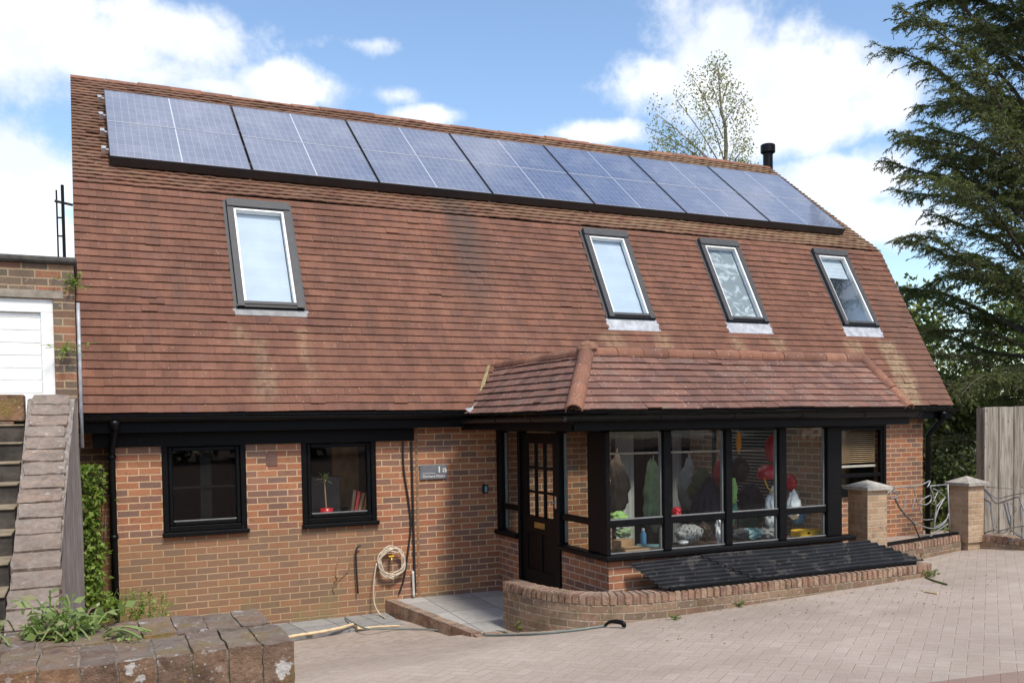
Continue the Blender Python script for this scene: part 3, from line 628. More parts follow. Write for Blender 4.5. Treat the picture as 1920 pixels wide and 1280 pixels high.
# casement windows in the main wall
def casement(x0, x1, z0, z1, sill=True, midbar=None, transom=None):
    mb = MB(); y0, y1 = -.018, .07
    t = .062
    mb.bbox(x0, x0+t, y0, y1, z0, z1, .006); mb.bbox(x1-t, x1, y0, y1, z0, z1, .006); mb.bbox(x0+t+.001, x1-t-.001, y0, y1, z1-t, z1, .006); mb.bbox(x0+t+.001, x1-t-.001, y0, y1, z0, z0+t, .006)
    a, b, c, d = x0+t+.004, x1-t-.004, z0+t+.004, z1-t-.004; s = .045
    fr = mb.build('window', M_BLACK, house)
    mb = MB(); mb.bbox(a, a+s, y0+.012, y1-.01, c, d, .008); mb.bbox(b-s, b, y0+.012, y1-.01, c, d, .008); mb.bbox(a+s+.001, b-s-.001, y0+.012, y1-.01, d-s, d, .008); mb.bbox(a+s+.001, b-s-.001, y0+.012, y1-.01, c, c+s, .008)
    if transom: mb.bbox(a+s+.001, b-s-.001, y0+.014, y1-.012, transom-.03, transom+.03, .006)
    mb.build('sash', M_BLACK, fr)
    mb = MB(); mb.face([(a+s-.01, .03, c+s-.01), (b-s+.01, .03, c+s-.01), (b-s+.01, .03, d-s+.01), (a+s-.01, .03, d-s+.01)]); mb.build('pane', M_GLASS, fr)
    mb = MB()
    for q in ((a+s, b-s, c+s, c+s+.012), ): mb.box(q[0], q[1], .012, .028, q[2], q[3])
    mb.build('glazing_bead', M_GREY, fr)
    if sill:
        mb = MB(); mb.bbox(x0-.012, x1+.02, -.06, .03, z0-.05, z0-.002, .008); mb.build('sill', M_BLACK, fr)
    return fr
w1 = casement(WIN[0][0], WIN[0][1], ZS+.05, ZH); w2 = casement(WIN[1][0], WIN[1][1], ZS+.05, ZH)
w3 = casement(10.45, 11.48, .9, 1.98, transom=1.17)
mb = MB(); mb.box(1.2, 1.32, .12, .16, .95, 1.88); mb.build('mullion_post', M_BLACK, w1)
mb = MB(); mb.box(.9, 1.6, .1, .11, 1.4, 1.425); mb.build('glazing_bar', M_BLACK, w1)
mb = MB()
for k in range(17): mb.para((10.58, .1, 1.86-k*.031), (.78, 0, 0), (0, .02, .008), (0, 0, .004))
mb.build('venetian_blind', vary('wooden_slat', (.5, .33, .19), .5, .15, 5), w3); mb = MB(); mb.box(10.57, 11.37, .1, .125, 1.29, 1.325); mb.build('blind_rail', M_CREAMWD, w3)
mb = MB(); mb.box(10.5, 11.9, 1.2, 1.25, .2, 1.9); mb.build('timber_panel', M_TIMBER, w3)
mb = MB(); mb.bbox(WIN[1][0]+.02, WIN[1][1]-.02, .08, .3, ZS+.06, ZS+.09, .005); mb.build('inner_sill', M_GREY, w2)
# air brick and key safe etc.
mb = MB(); mb.bbox(1.905, 2.03, -.008, .02, 1.625, 1.775, .003)
for k in range(3): mb.box(1.918, 2.017, -.011, -.007, 1.65+k*.04, 1.665+k*.04)
mb.build('air_brick', M_VENT, house)
mb = MB(); mb.box(3.685, 3.715, -.006, .004, -.05, 2.03); mb.build('brown_strip', M_DEBRIS, house)  # thin brown strip down the wall beside the cable

# rooflights
def rooflight(c, a, b, w_, blind):
    x0, x1 = c-w_/2, c+w_/2
    def P(u, v, n): return E0+Vector((u, 0, 0))+V1*v+N1*n
    def bar(mb, u0, u1, v0, v1, n0, n1): mb.para(P(u0, v0, n0), (u1-u0, 0, 0), V1*(v1-v0), N1*(n1-n0))
    mb = MB(); bar(mb, x0, x0+.035, a, b, .0, .035); bar(mb, x1-.035, x1, a, b, .0, .035)           # flashing gutters each side
    bar(mb, x0+.04, x0+.115, a, b-.12, .0, .085); bar(mb, x1-.115, x1-.04, a, b-.12, .0, .085)
    bar(mb, x0+.04, x1-.04, b-.115, b, .0, .1)                                            # top cover
    bar(mb, x0+.05, x1-.05, a+.035, a+.075, .0, .08)
    fr = mb.build('rooflight', M_GREYAL, house)
    mb = MB(); bar(mb, x0+.025, x1-.025, a-.005, a+.03, .0, .07); mb.build('bottom_cover', M_BLKPLA, fr)
    mb = MB(); bar(mb, x0-.02, x1+.02, a-(.1 if blind == 'full1' else .2), a-.01, .012, .034)
    mb.build('apron_flashing', M_LEADDK if blind == 'full1' else M_LEAD, fr)
    i0, i1, j0, j1 = x0+.12, x1-.12, a+.08, b-.125
    mb = MB(); bar(mb, i0-.004, i0+.022, j0, j1, .0, .07); bar(mb, i1-.022, i1+.004, j0, j1, .0, .07); bar(mb, i0+.023, i1-.023, j1-.025, j1, .0, .07)
    mb.build('inner_frame', M_WHITE, fr)
    mb = MB(); mb.face([P(i0, j0, .05), P(i1, j0, .05), P(i1, j1, .05), P(i0, j1, .05)]); mb.build('pane', M_GLASSR, fr)
    mb = MB(); D = -.42                                        # white reveal, running level and upright through the roof thickness
    q = [P(i0, j0, 0), P(i1, j0, 0), P(i1, j1, 0), P(i0, j1, 0)]; dn = Vector((0, .42, -.02))
    for k in range(4): mb.face([q[k], q[k]+dn, q[(k+1) % 4]+dn, q[(k+1) % 4]])
    mb.build('reveal', M_BLIND, fr)
    mb = MB(); qq = [p+dn*1.002 for p in q]; mb.face(qq); mb.build('dark_backing', M_PLASTERDK, fr)  # flat dark sheet closing the reveal, standing for the unlit room
    if blind:
        top = j1-.02; bot = {'full1': j0+.01, 'full2': j0+.01, 'reflecting': j0+.02, 'part': j1-.4}[blind]
        mb = MB(); n_ = 10
        for k in range(n_):
            va, vb = bot+(top-bot)*k/n_, bot+(top-bot)*(k+1)/n_
            mb.face([P(i0+.03, va, -.02-.006*(k % 2)), P(i1-.03, va, -.02-.006*(k % 2)), P(i1-.03, vb, -.02-.006*((k+1) % 2)), P(i0+.03, vb, -.02-.006*((k+1) % 2))])
        mb.build('blind', {'full1': M_BLIND, 'full2': M_BLIND, 'reflecting': M_REFLBLIND, 'part': M_BLIND}[blind], fr)
M_REFLBLIND, n, b = mat('reflection_blind', rough=.8); P = n.pos()
n.put(b.inputs['Base Color'], n.mix(n.step(n.noise(n.vm('MULTIPLY', P, (1, 1, 1.3)), 4.5, 5, .6, 1.5), .45, .6), (.22, .25, .24), (.5, .54, .55)))  # reflected trees and sky painted into the blind's blotchy colour
for (c, a, b_, w_), bl in zip(RL, ('full1', 'full2', 'reflecting', 'part')): rooflight(c, a, b_, w_, bl)
mb = MB(); mb.lathe((12.78, 4.3, 6.95), [(.1, 0), (.1, .5)], 14); mb.lathe((12.78, 4.3, 7.45), [(.11, 0), (.15, .03), (.15, .17), (.13, .19)], 14); mb.build('flue', M_BLKPLA, house)
mb = MB(); mb.tube([(-.1, .66, 3.3), (-.1, .66, 4.76)], .017, 8); mb.tube([(-.16, .66, 3.3), (-.16, .66, 4.7)], .01, 6)
for z in (3.9, 4.58): mb.tube([(-.18, .66, z), (.0, .66, z-.03)], .015, 6)
for z in (3.5, 4.2, 4.4): mb.tube([(-.16, .66, z), (-.1, .66, z)], .01, 5)
mb.build('vent_pole', M_BLKPLA, house)

# ------------------------------------------------------------------ PORCH (parts of the house)
PX0, PX1, PY = 4.78, 7.9, -2.75
mb = MB()
mb.box(PX0, PX0+.1, -.64, -.001, -.3, .67); mb.box(PX0, PX0+.1, PY, -1.72, -.3, .67); mb.box(PX0+.1, PX1-.1, PY, PY+.1, -.3, .67)
mb.box(PX1-.1, PX1, PY, -.001, -.3, .67)
mb.each('porch_wall', M_BRICK2, house)
mb = MB()
for (y0, y1, z0, z1) in ((-2.72, -1.75, .67, 2.0), (-1.75, -.45, .67, .95), (-.45, -.001, .67, 2.0)): mb.box(PX1-.1, PX1-.001, y0+.001, y1, z0, z1)
mb.build('porch_inner_wall', M_INNER, house)
mb = MB(); mb.box(PX0+.1, PX1-.1, PY+.1, -.001, -.3, .16); mb.build('porch_floor', M_SLAB, house)
mb = MB(); HX0, HX1, HY0, HY1 = 5.2, 7.75, -2.1, -.45
for q in ((4.32, HX0, -2.94, -.15), (HX1, 8.66, -2.94, -.15), (HX0, HX1, -2.94, HY0), (HX0, HX1, HY1, -.15)): mb.box(*q, 2.02, 2.06)
for q in ((HX0-.02, HX0, HY0, HY1), (HX1, HX1+.02, HY0, HY1), (HX0, HX1, HY0-.02, HY0), (HX0, HX1, HY1, HY1+.02)): mb.box(*q, 2.065, 2.83)
mb.build('porch_ceiling', M_PLASTER, house); mb = MB(); mb.box(HX0, HX1, HY0, HY1, 2.815, 2.825); mb.build('added_rooflight', M_GLASS, house)  # unseen glazed opening, added to let daylight brighten the porch interior
# timber frame
fz0, fz1 = .73, 1.97
mb = MB()
mb.bbox(4.6, 4.785, PY-.02, PY+.16, .74, fz1, .006) if False else None
mb.bbox(PX0-.035, PX0+.015, PY-.03, PY+.1, fz0, fz1, .006)                                  # corner post
mb.bbox(PX0-.02, PX0+.09, -.13, -.005, fz0, fz1, .006)
mb.bbox(7.66, 7.875, PY-.02, PY+.09, fz0, fz1, .006)
mb.bbox(PX0-.015, PX0+.085, PY+.101, PY+.39, fz0, fz1, .005)                             # broad side of the corner post
for a, b_ in ((5.45, 5.54), (6.24, 6.325), (6.97, 7.07)): mb.bbox(a, b_, PY-.015, PY+.085, fz0, fz1, .006)
mb.bbox(PX0+.02, PX1-.02, PY-.02, PY+.08, fz1+.001, 2.02, .005); mb.bbox(PX0-.02, PX0+.08, PY+.081, -.003, fz1+.001, 2.02, .005)
for a, b_ in ((PX0+.016, 5.449), (5.541, 6.239), (6.326, 6.969), (7.071, 7.659)): mb.bbox(a, b_, PY, PY+.07, 1.005, 1.075, .006)
for a, b_ in ((PY+.391, -1.72), (-.64, -.131)): mb.bbox(PX0, PX0+.07, a, b_, 1.0, 1.065, .006)
for a, b_ in ((-.7, -.64), (-1.73, -1.66)): mb.bbox(PX0-.025, PX0+.09, a, b_, .1, fz1, .006)
pf = mb.build('porch_frame', M_BLACK, house)
mb = MB(); mb.bbox(PX0-.07, PX1+.14, PY-.08, PY+.06, .672, .728, .012); mb.bbox(PX0-.07, PX0+.06, PY+.061, -1.735, .672, .728, .012); mb.bbox(PX0-.07, PX0+.06, -.64, -.004, .672, .728, .012)
mb.each('sill', M_BLACK, pf)
mb = MB()
for a, b_ in ((PX0+.016, 5.45), (5.54, 6.24), (6.325, 6.97), (7.07, 7.66)):
    for z0, z1 in ((.728, 1.005), (1.075, 1.97)): mb.face([(a, PY+.03, z0), (b_, PY+.03, z0), (b_, PY+.03, z1), (a, PY+.03, z1)])
for a, b_ in ((PY+.39, -1.73), (-.64, -.13)):
    for z0, z1 in ((.728, 1.0), (1.065, 1.97)): mb.face([(PX0+.03, b_, z0), (PX0+.03, a, z0), (PX0+.03, a, z1), (PX0+.03, b_, z1)])
mb.each('pane', M_GLASS, pf)
mb = MB()
for a, b_ in ((PX0+.016, 5.45), (5.54, 6.24), (6.325, 6.97), (7.07, 7.66)):
    for z in (.735, 1.077): mb.box(a+.004, b_-.004, PY+.012, PY+.028, z, z+.012)
    mb.box(b_-.02, b_-.002, PY+.034, PY+.065, 1.09, 1.96); mb.box(b_-.02, b_-.002, PY+.034, PY+.065, .75, 1.0)
for y0 in (-1.76, -.16): mb.box(PX0+.034, PX0+.06, y0-.012, y0+.012, .75, 1.95)
mb.each('glazing_bead', M_GREY, pf)
# door in the porch side: three by three lights, letterbox, two lower panels
mb = MB(); dy0, dy1, dz0, dz1 = -1.655, -.705, .17, 1.95; xa, xb = PX0+.005, PX0+.05
st = .13
mb.bbox(xa, xb, dy0, dy0+st, dz0, dz1, .004); mb.bbox(xa, xb, dy1-st, dy1, dz0, dz1, .004); mb.bbox(xa, xb, dy0+st+.001, dy1-st-.001, dz1-.12, dz1, .004)
mb.bbox(xa, xb, dy0+st+.001, dy1-st-.001, .78, .98, .004); mb.bbox(xa, xb, dy0+st+.001, dy1-st-.001, dz0, dz0+.18, .004)
g0, g1 = dy0+st, dy1-st
for k in (1, 2):
    y = g0+(g1-g0)*k/3; mb.bbox(xa+.004, xb-.004, y-.016, y+.016, .981, dz1-.121, .004); z = .98+(dz1-.12-.98)*k/3
    for q in range(3): mb.bbox(xa+.006, xb-.006, g0+(g1-g0)*q/3+.018, g0+(g1-g0)*(q+1)/3-.018, z-.015, z+.015, .004)
mb.bbox(xa, xb, (g0+g1)/2-.05, (g0+g1)/2+.05, dz0+.181, .779, .004); mb.box(xa+.015, xb-.01, g0, g1, dz0+.15, .8)
door = mb.build('door', M_DOOR, house)
mb = MB(); mb.face([(PX0+.03, g1, .97), (PX0+.03, g0, .97), (PX0+.03, g0, dz1-.11), (PX0+.03, g1, dz1-.11)]); mb.build('pane', M_GLASS, door)
mb = MB(); mb.bbox(xa-.008, xa+.002, -1.31, -1.05, .845, .915, .003); mb.build('letterbox', M_BRASS, door)
mb = MB(); mb.bbox(xa-.01, xa, dy0+.03, dy0+.075, 1.11, 1.25, .004); mb.tube([(xa-.04, dy0+.05, 1.18), (xa-.04, dy0+.16, 1.18)], .011, 8); mb.tube([(xa-.04, dy0+.05, 1.18), (xa, dy0+.05, 1.18)], .011, 8); mb.build('handle', M_CHROME, door)
# porch roof: steep tiled skirt round a flat top
A = Vector((4.29, -2.97, 2.17)); B = Vector((4.87, -2.2, 2.8)); A2 = Vector((8.72, -2.97, 2.17)); B2 = Vector((8.74, -2.2, 2.8)); C0 = Vector((4.29, -.15, 2.17)); C1 = Vector((4.87, .13, 2.8))
mb = MB()
Vf = Vector((0, B.y-A.y, B.z-A.z)); Lf = Vf.length; Vf.normalize(); Nf = Vector((0, -Vf.z, Vf.y))
Vs = Vector((B.x-A.x, 0, B.z-A.z)); Ls = Vs.length; Vs.normalize(); Ns = Vector((-Vs.z, 0, Vs.x))
hipdx = (B.x-A.x)/Lf
lay_tiles(mb, A, (1, 0, 0), Vf, Nf, A2.x-A.x, Lf, gauge=.112, edge=lambda v: (hipdx*v, A2.x-A.x+.02*v/Lf), jit=.003)
side_w = -.12-A.y; hipdy = (B.y-A.y)/Ls
lay_tiles(mb, (A.x, -.12, A.z), (0, -1, 0), Vs, Ns, side_w, Ls, gauge=.112, edge=lambda v: (-.24*v/Ls, side_w-hipdy*v), jit=.003)
proof = mb.build('porch_roof', M_PTILE, house)
mb = MB(); mb.face([A-Nf*.004, A2-Nf*.004, B2-Nf*.004, B-Nf*.004]); mb.face([A-Ns*.004, B-Ns*.004, (4.87, .3, 2.8), (4.29, -.02, 2.17)]); 
for x0_, x1_, y0_, y1_ in ((4.87, HX0, -2.2, .2), (HX1, 8.74, -2.2, .2), (HX0, HX1, -2.2, HY0), (HX0, HX1, HY1, .2)): mb.face([(x0_, y0_, 2.8), (x1_, y0_, 2.8), (x1_, y1_, 2.8), (x0_, y1_, 2.8)])
mb.face([A2, (8.72, -.1, 2.17), (8.74, .2, 2.8), B2])
mb.build('roof_boarding', M_UNDER, proof)
mb = MB()
def ridge_run(mb, p0, p1, r, up, seg=.32):
    p0, p1 = Vector(p0), Vector(p1); L = (p1-p0).length; T = (p1-p0)/L; k = 0
    n_ = max(1, round(L/seg))
    for i in range(n_):
        j = Vector((0, 0, random.uniform(-.006, .006))); rr = r*random.uniform(.97, 1.04)
        mb.half(p0+T*L*i/n_+j, p0+T*(L*(i+1)/n_-.006)+j, rr, up, 8, .016)
ridge_run(mb, B+Vector((.0, -.02, -.02)), B2+Vector((0, -.02, -.02)), .088, (0, -.3, 1)); ridge_run(mb, (4.87, .17, 2.78), B+Vector((0, -.02, -.02)), .085, (-.3, 0, 1))
mb.build('ridge', M_RIDGE, proof)
mb = MB(); ridge_run(mb, A2+Vector((-.02, -.01, .0)), B2+Vector((-.02, 0, .02)), .07, (0, -.63, .77), .36); mb.build('hip', M_RIDGE, proof)
mb = MB(); ridge_run(mb, A+Vector((-.02, -.03, 0)), B+Vector((0, 0, .03)), .085, (-.5, -.6, .8), .45)
if 0: ridge_run(mb, A2+Vector((-.02, -.01, .0)), B2+Vector((-.02, 0, .02)), .07, (0, -.63, .77), .36)
mb.bm(lump(B+Vector((0, -.01, .04)), (.115, .115, .09), 3, .1)); mb.build('hip', M_RIDGE, proof)
mb = MB(); mb.bbox(4.28, 8.7, -2.99, -2.96, 1.99, 2.13, .004); mb.bbox(4.26, 4.285, -2.955, -.2, 2.0, 2.13, .004); mb.box(4.29, 4.78, -2.955, -.005, 1.995, 2.015); mb.box(4.785, 8.69, -2.955, PY-.03, 1.995, 2.015); mb.box(8.03, 8.69, PY-.02, -.01, 1.995, 2.015)
mb.each('fascia', M_BLACK, proof)
mb = MB()                                                     # crumpled lead where the porch gutter meets the main eaves
p = at(872, 766, Y=-.33); q = at(915, 768, Y=-.33)
mb.poly([p, p+Vector((.09, -.03, -.075)), p+Vector((.16, .0, -.015)), p+Vector((.24, -.05, -.06)), p+Vector((.33, .02, .0)), p+Vector((.2, .06, .1)), p+Vector((.1, .02, .02))], [(0, 1, 6), (1, 2, 6), (2, 3, 5), (3, 4, 5), (2, 5, 6)]); mb.build('valley_flashing', M_LEAD, proof)
mb = MB()
lw = []
for k in range(17):
    f = k/16; xx = 4.715-.3*f; vv = .62-.64*f; w_ = .012+.03*abs(mnoise.noise(Vector((k*.9, 2, 1))))+.02*f
    lw.append((E0+Vector((xx-w_, 0, 0))+V1*(vv+.02)+N1*.04, E0+Vector((xx+.02, 0, 0))+V1*(vv+.02)+N1*.055))
for (a_, b_), (c_, d_) in zip(lw[:-1], lw[1:]): mb.poly([a_, b_, d_, c_, a_-N1*.03, c_-N1*.03], [(0, 3, 2, 1), (0, 4, 5, 3)])
mb.build('valley_mortar', flat('mossy_mortar', (.26, .21, .1), .9), proof)
# inside the porch: glazed inner door with curtains, blind on the return wall
mb = MB()
for a_, b_ in ((6.45, 6.53), (7.05, 7.13), (7.67, 7.75)): mb.box(a_, b_, .02, .1, .16, 2.0)
mb.box(6.53, 7.67, .02, .1, 1.88, 2.0); mb.box(6.53, 7.67, .02, .1, .16, .35)
idr = mb.build('inner_door', M_BLACK, house)
mb = MB()
for x0_, x1_ in ((6.55, 6.9), (7.55, 7.72)):
    pts = [(x0_+(x1_-x0_)*k/12, .16+.02*math.sin(k*1.9)) for k in range(13)]
    for (a_, ya), (b_, yb) in zip(pts[:-1], pts[1:]): mb.face([(a_, ya, .2), (b_, yb, .2), (b_, yb, 1.9), (a_, ya, 1.9)])
mb.build('curtain', M_PLASTER, idr)
mb = MB(); mb.box(PX1-.12, PX1-.08, -1.75, -.45, .95, 1.0); mb.box(PX1-.12, PX1-.08, -1.75, -1.7, 1.0, 2.0); mb.box(PX1-.12, PX1-.08, -.5, -.45, 1.0, 2.0)
mb.box(PX1-.02, PX1-.003, -1.7, -.5, 1.0, 2.0)
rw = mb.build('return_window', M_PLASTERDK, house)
mb = MB()
for k in range(22): mb.para((PX1-.11, -1.69, 1.95-k*.042), (0, 1.18, 0), (.02, 0, .01), (0, 0, .005))
mb.build('venetian_blind', M_SLAT, rw)

# ------------------------------------------------------------------ solar panels: two rows of seven
PB = Vector((0, 1.608, 5.387)); PT = Vector((0, 3.323, 6.726)); VP = (PT-PB).normalized(); NP = Vector((0, -VP.z, VP.y)); PL = (PT-PB).length
ROWH = PL/2
ORD = ['leftmost', 'second from the left', 'third from the left', 'middle', 'third from the right', 'second from the right', 'rightmost']
M_FRAMEBL = vary('panel_frame_blue', (.38, .39, .44), .35, .1, 10)
def panel():
    mb = MB(); pw, ph = 1.668, ROWH-.002
    o = Vector((0, 0, 0)); f = .009
    for a, b_, c, d, mi in ((f, pw-f, 0, f, 1), (f, pw-f, ph-f, ph, 1), (0, f, 0, ph, 0), (pw-f, pw, 0, ph, 0)): mb.para(o+Vector((a, 0, 0))+VP*c-NP*.035, (b_-a, 0, 0), VP*(d-c), NP*.037, mi)
    r = thing('solar_panel', 'x', 'solar panel', group='solar panels on the roof')
    mb.build('frame', [M_DARKFR, M_FRAMEBL], r)
    mb = MB(); q = [o+Vector((a, 0, 0))+VP*b_-NP*.002 for a, b_ in ((f, f), (pw-f, f), (pw-f, ph-f), (f, ph-f))]
    mb.face(q, uv=[(0, 0), (1, 0), (1, 1), (0, 1)]); mb.build('cells', M_SOLAR, r)
    mb = MB(); mb.face([p_-NP*.03 for p_ in q]); mb.build('backsheet', M_DARKFR, r)
    return r
proto = panel(); PLACE.pop()
for row in range(2):
    for i in range(7):
        if row == 0 and i == 0: r = proto
        else:
            r = proto.copy(); COL.objects.link(r)
            for ch in list(proto.children): c = ch.copy(); COL.objects.link(c); c.parent = r
        r['label'] = '%s solar panel in the %s row on the roof' % (ORD[i], 'lower' if row == 0 else 'upper')
        r.location = Vector((.414+1.69*i, 0, 0))+PB+VP*(ROWH*row)
mount = thing('panel_mounting', 'black and aluminium mounting rails under the solar panels', 'mounting rails', PB)
mb = MB()
for k in (.25, .8, 1.35, 1.95): mb.para(PB+VP*k+Vector((.34, 0, 0))-NP*.075, (11.88, 0, 0), VP*.04, NP*.036)
mb.build('rail', M_ALU, mount)
mb = MB(); mb.para(PB+Vector((.41, 0, 0))-NP*.115-VP*.014, (11.81, 0, 0), VP*.012, NP*.112); mb.build('skirt', M_DARKFR, mount)
for k in (.25, .8, 1.35, 1.95):
    mb = MB(); mb.para(PB+VP*(k-.02)+Vector((.33, 0, 0))-NP*.09, (.05, 0, 0), VP*.08, NP*.075); mb.build('end_clamp', M_ALU, mount)

# ------------------------------------------------------------------ small things on the front wall
def sign_letters(words, x0, x1, z0, h, y, name, parent, align='LEFT', mat_=None):
    cu = bpy.data.curves.new(name, 'FONT'); cu.body = words; cu.size = h; cu.extrude = .0015; cu.align_x = 'LEFT'
    o = bpy.data.objects.new(name, cu); COL.objects.link(o); bpy.context.view_layer.update()
    wd = o.dimensions.x or 1
    dg = bpy.context.evaluated_depsgraph_get(); me = bpy.data.meshes.new_from_object(o.evaluated_get(dg)); bpy.data.objects.remove(o)
    me.materials.clear(); me.materials.append(mat_)
    s = (x1-x0)/wd
    for q in me.vertices: q.co = Vector((x0+q.co.x*s, y-q.co.z, z0+q.co.y))
    o = bpy.data.objects.new(name, me); COL.objects.link(o); o.parent = parent; return o
sg = thing('house_sign', 'grey slate house sign with white 1a beside the cable', 'sign', (3.91, 0, 1.4))
mb = MB(); mb.bbox(3.735, 4.085, -.022, -.006, 1.395, 1.575, .004); mb.build('plate', M_SIGN, sg)
sign_letters('1a', 3.945, 4.055, 1.478, .105, -.0235, 'number', sg, mat_=M_WHITE)
sign_letters('Orchard Priors', 3.768, 4.055, 1.418, .045, -.0235, 'lettering', sg, mat_=M_WHITE)
mb = MB(); mb.box(3.77, 3.93, -.0245, -.0222, 1.468, 1.472); mb.build('line', M_WHITE, sg)
ks = thing('key_safe', 'small black key safe with silver keypad on the brick by the porch', 'key safe', (4.59, 0, 1.2))
mb = MB(); mb.bbox(4.555, 4.625, -.055, -.004, 1.19, 1.3, .012); mb.build('cover', M_BLKPLA, ks)
mb = MB(); mb.bbox(4.572, 4.608, -.062, -.056, 1.205, 1.285, .003); mb.build('keypad', M_TEAL, ks)
# coiled hose on its tap
hs = thing('garden_hose', 'cream garden hose coiled on the wall with its end trailing down', 'hose', (3.35, 0, .25))
pts = []; c = at(733, 1053, Y=-.06)
for k in range(181):
    a_ = k/181*2*PI*6; r_ = .165+.014*math.sin(k*.7)+.012*math.sin(k*.23); pts.append(c+Vector((r_*math.cos(a_)*.93+.012*math.sin(k*.11), -.012-.004*(k % 7)*.8, r_*math.sin(a_)+.015*math.sin(k*.05))))
mb = MB(); mb.tube(pts, .0085, 6); mb.build('coil', M_CREAM, hs, True)
mb = MB(); mb.tube(smooth_path([at(706, 1055, Y=-.08), at(701, 1090, Y=-.09), at(702, 1130, Y=-.12), at(712, 1150, Y=-.16), at(722, 1157, Z=-.17)]), .0085, 6); mb.build('trailing_end', M_CREAM, hs, True)
tp = thing('garden_tap', 'small brass tap inside the coiled hose', 'tap', c); mb = MB(); mb.tube([c+Vector((0, .06, .05)), c+Vector((0, -.03, .05)), c+Vector((0, -.045, .0))], .014, 8); mb.build('spout', M_BRASS, tp, True)
mb = MB(); mb.bbox(c.x-.035, c.x+.035, c.y-.03, c.y-.015, c.z+.065, c.z+.08, .003); mb.build('handle', M_YEL, tp)
def cable(name, label, cat, px, Y, r, m):
    mb = MB(); mb.tube(smooth_path([at(u, v, Y=Y) for u, v in px], 6), r, 6); return tag(mb.build(name, m, smooth=True), label, cat)
cable('cable', 'black cable hanging in a loose bow beside the hose', 'cable', [(755, 828), (757, 880), (766, 940), (770, 985), (764, 1040), (757, 1085), (748, 1112)], -.02, .012, M_CABLE)
cable('cable', 'straight black cable running down beside the house sign', 'cable', [(771, 828), (773, 900), (775, 980), (777, 1060), (779, 1110)], -.022, .014, M_CABLE)
cable('conduit', 'short white pipe at the foot of the straight cable', 'pipe', [(774, 1070), (776, 1118)], -.045, .016, M_WHITEPIPE)
cable('handrail', 'black steel rod with a bent top fixed to the brick', 'rod', [(676, 1022), (668, 1030), (668, 1060), (671, 1112)], -.05, .011, M_CABLE)
mb = MB(); dd = []
for px in ([(636, 1045), (631, 1060), (629, 1078), (632, 1085), (626, 1092)], [(658, 1052), (652, 1070), (638, 1085), (628, 1096), (624, 1104), (627, 1112)]):
    mb.tube(smooth_path([at(u, v, Y=-.008) for u, v in px], 4), .006, 5)
tag(mb.build('dead_stem', M_DEBRIS, smooth=True), 'withered plum coloured stems clinging to the wall under the right window', 'stem')
# tan foam strip on the edge of the slates
mb = MB(); pth = smooth_path([at(528, 1196, Z=-.17), at(560, 1190, Z=-.17), at(600, 1184, Z=-.16), at(640, 1176, Z=-.15), at(662, 1170, Z=-.155), at(672, 1176, Z=-.17)], 5)
mb.tube(pth, [.013+.006*abs(math.sin(k*1.3)) for k in range(len(pth))], 8); pth = smooth_path([at(668, 1178, Z=-.18), at(710, 1174, Z=-.18), at(750, 1172, Z=-.18)], 5); mb.tube(pth, [.014-.007*k/len(pth) for k in range(len(pth))], 8)
tag(mb.build('foam_strip', M_FOAM, smooth=True), 'tan strip of foam lying along the edge of the slate paving', 'foam strip')
def ground_line(px, dz=.01): 
    out = []
    for u, v in px:
        lo = 3.
        while lo < 14:
            p = at(u, v, t=lo+.02)
            if p.z <= drive_z(p.x, p.y): break
            lo += .02
        hi = lo+.02
        for _ in range(20):
            t = (lo+hi)/2; p = at(u, v, t=t)
            if p.z > drive_z(p.x, p.y): lo = t
            else: hi = t
        p.z += dz; out.append(p)
    return out
mb = MB(); mb.tube(smooth_path([at(647, 1157, Z=-.17), at(662, 1166, Z=-.14), at(690, 1178, Z=-.13)]+ground_line([(740, 1181), (800, 1182), (838, 1187)], .02), 5), .009, 6); tag(mb.build('ground_cable', M_GREYHOSE, smooth=True), 'dark cable lying across the slates to the path', 'cable')
wand = thing('hose_lance', 'black curved hose handle lying on the drive with grey hose', 'hose handle', ground_line([(1150, 1165)])[0])
mb = MB(); g = ground_line([(905, 1192), (950, 1192), (1010, 1190), (1070, 1184), (1115, 1178), (1138, 1174)], .014); mb.tube(smooth_path(g, 5), .012, 6)
g2 = ground_line([(898, 1190), (922, 1184), (952, 1187)], .014); mb.tube(smooth_path(g2, 5), .009, 6); mb.build('hose', M_GREYHOSE, wand, True)
h0 = ground_line([(1134, 1176)], .02)[0]; h1 = ground_line([(1170, 1177)], .02)[0]; dv = (h1-h0)
mb = MB(); pth = smooth_path([h0, h0+dv*.25+Vector((0, 0, .035)), h0+dv*.55+Vector((0, 0, .042)), h0+dv*.85+Vector((0, 0, .034)), h0+dv*1.0+Vector((0, 0, .02)), h0+dv*.98+Vector((0, 0, -.005))], 4); mb.tube(pth, [.011+.011*min(1, k/9) for k in range(len(pth))], 10); mb.build('handle', M_BLKPLA, wand, True)

# ------------------------------------------------------------------ kerb by the path
kb = thing('path_kerb', 'low brick kerb along the sloping entrance path', 'kerb', (3.4, -1, -.2)); mb = MB()
k0, k1 = Vector((3.27, -.01, -.04)), Vector((3.6, -1.97, -.085)); T = (k1-k0); nb = 9
for i in range(nb):
    a_ = k0+T*(i/nb); mb.para(a_+Vector((random.uniform(-.004, .004), 0, -.32)), T/nb*.955, (.115, .02, 0), (0, 0, .32+random.uniform(-.004, .004)))
mb.build('brick_course', M_CAPPL, kb)
mb = MB()
for i in range(10): x = 3.62+i*.115; mb.box(x, x+.108, -2.06, -1.955, -.3, -.098+random.uniform(-.003, .003))
mb.build('front_edging', M_CAPPL, kb)

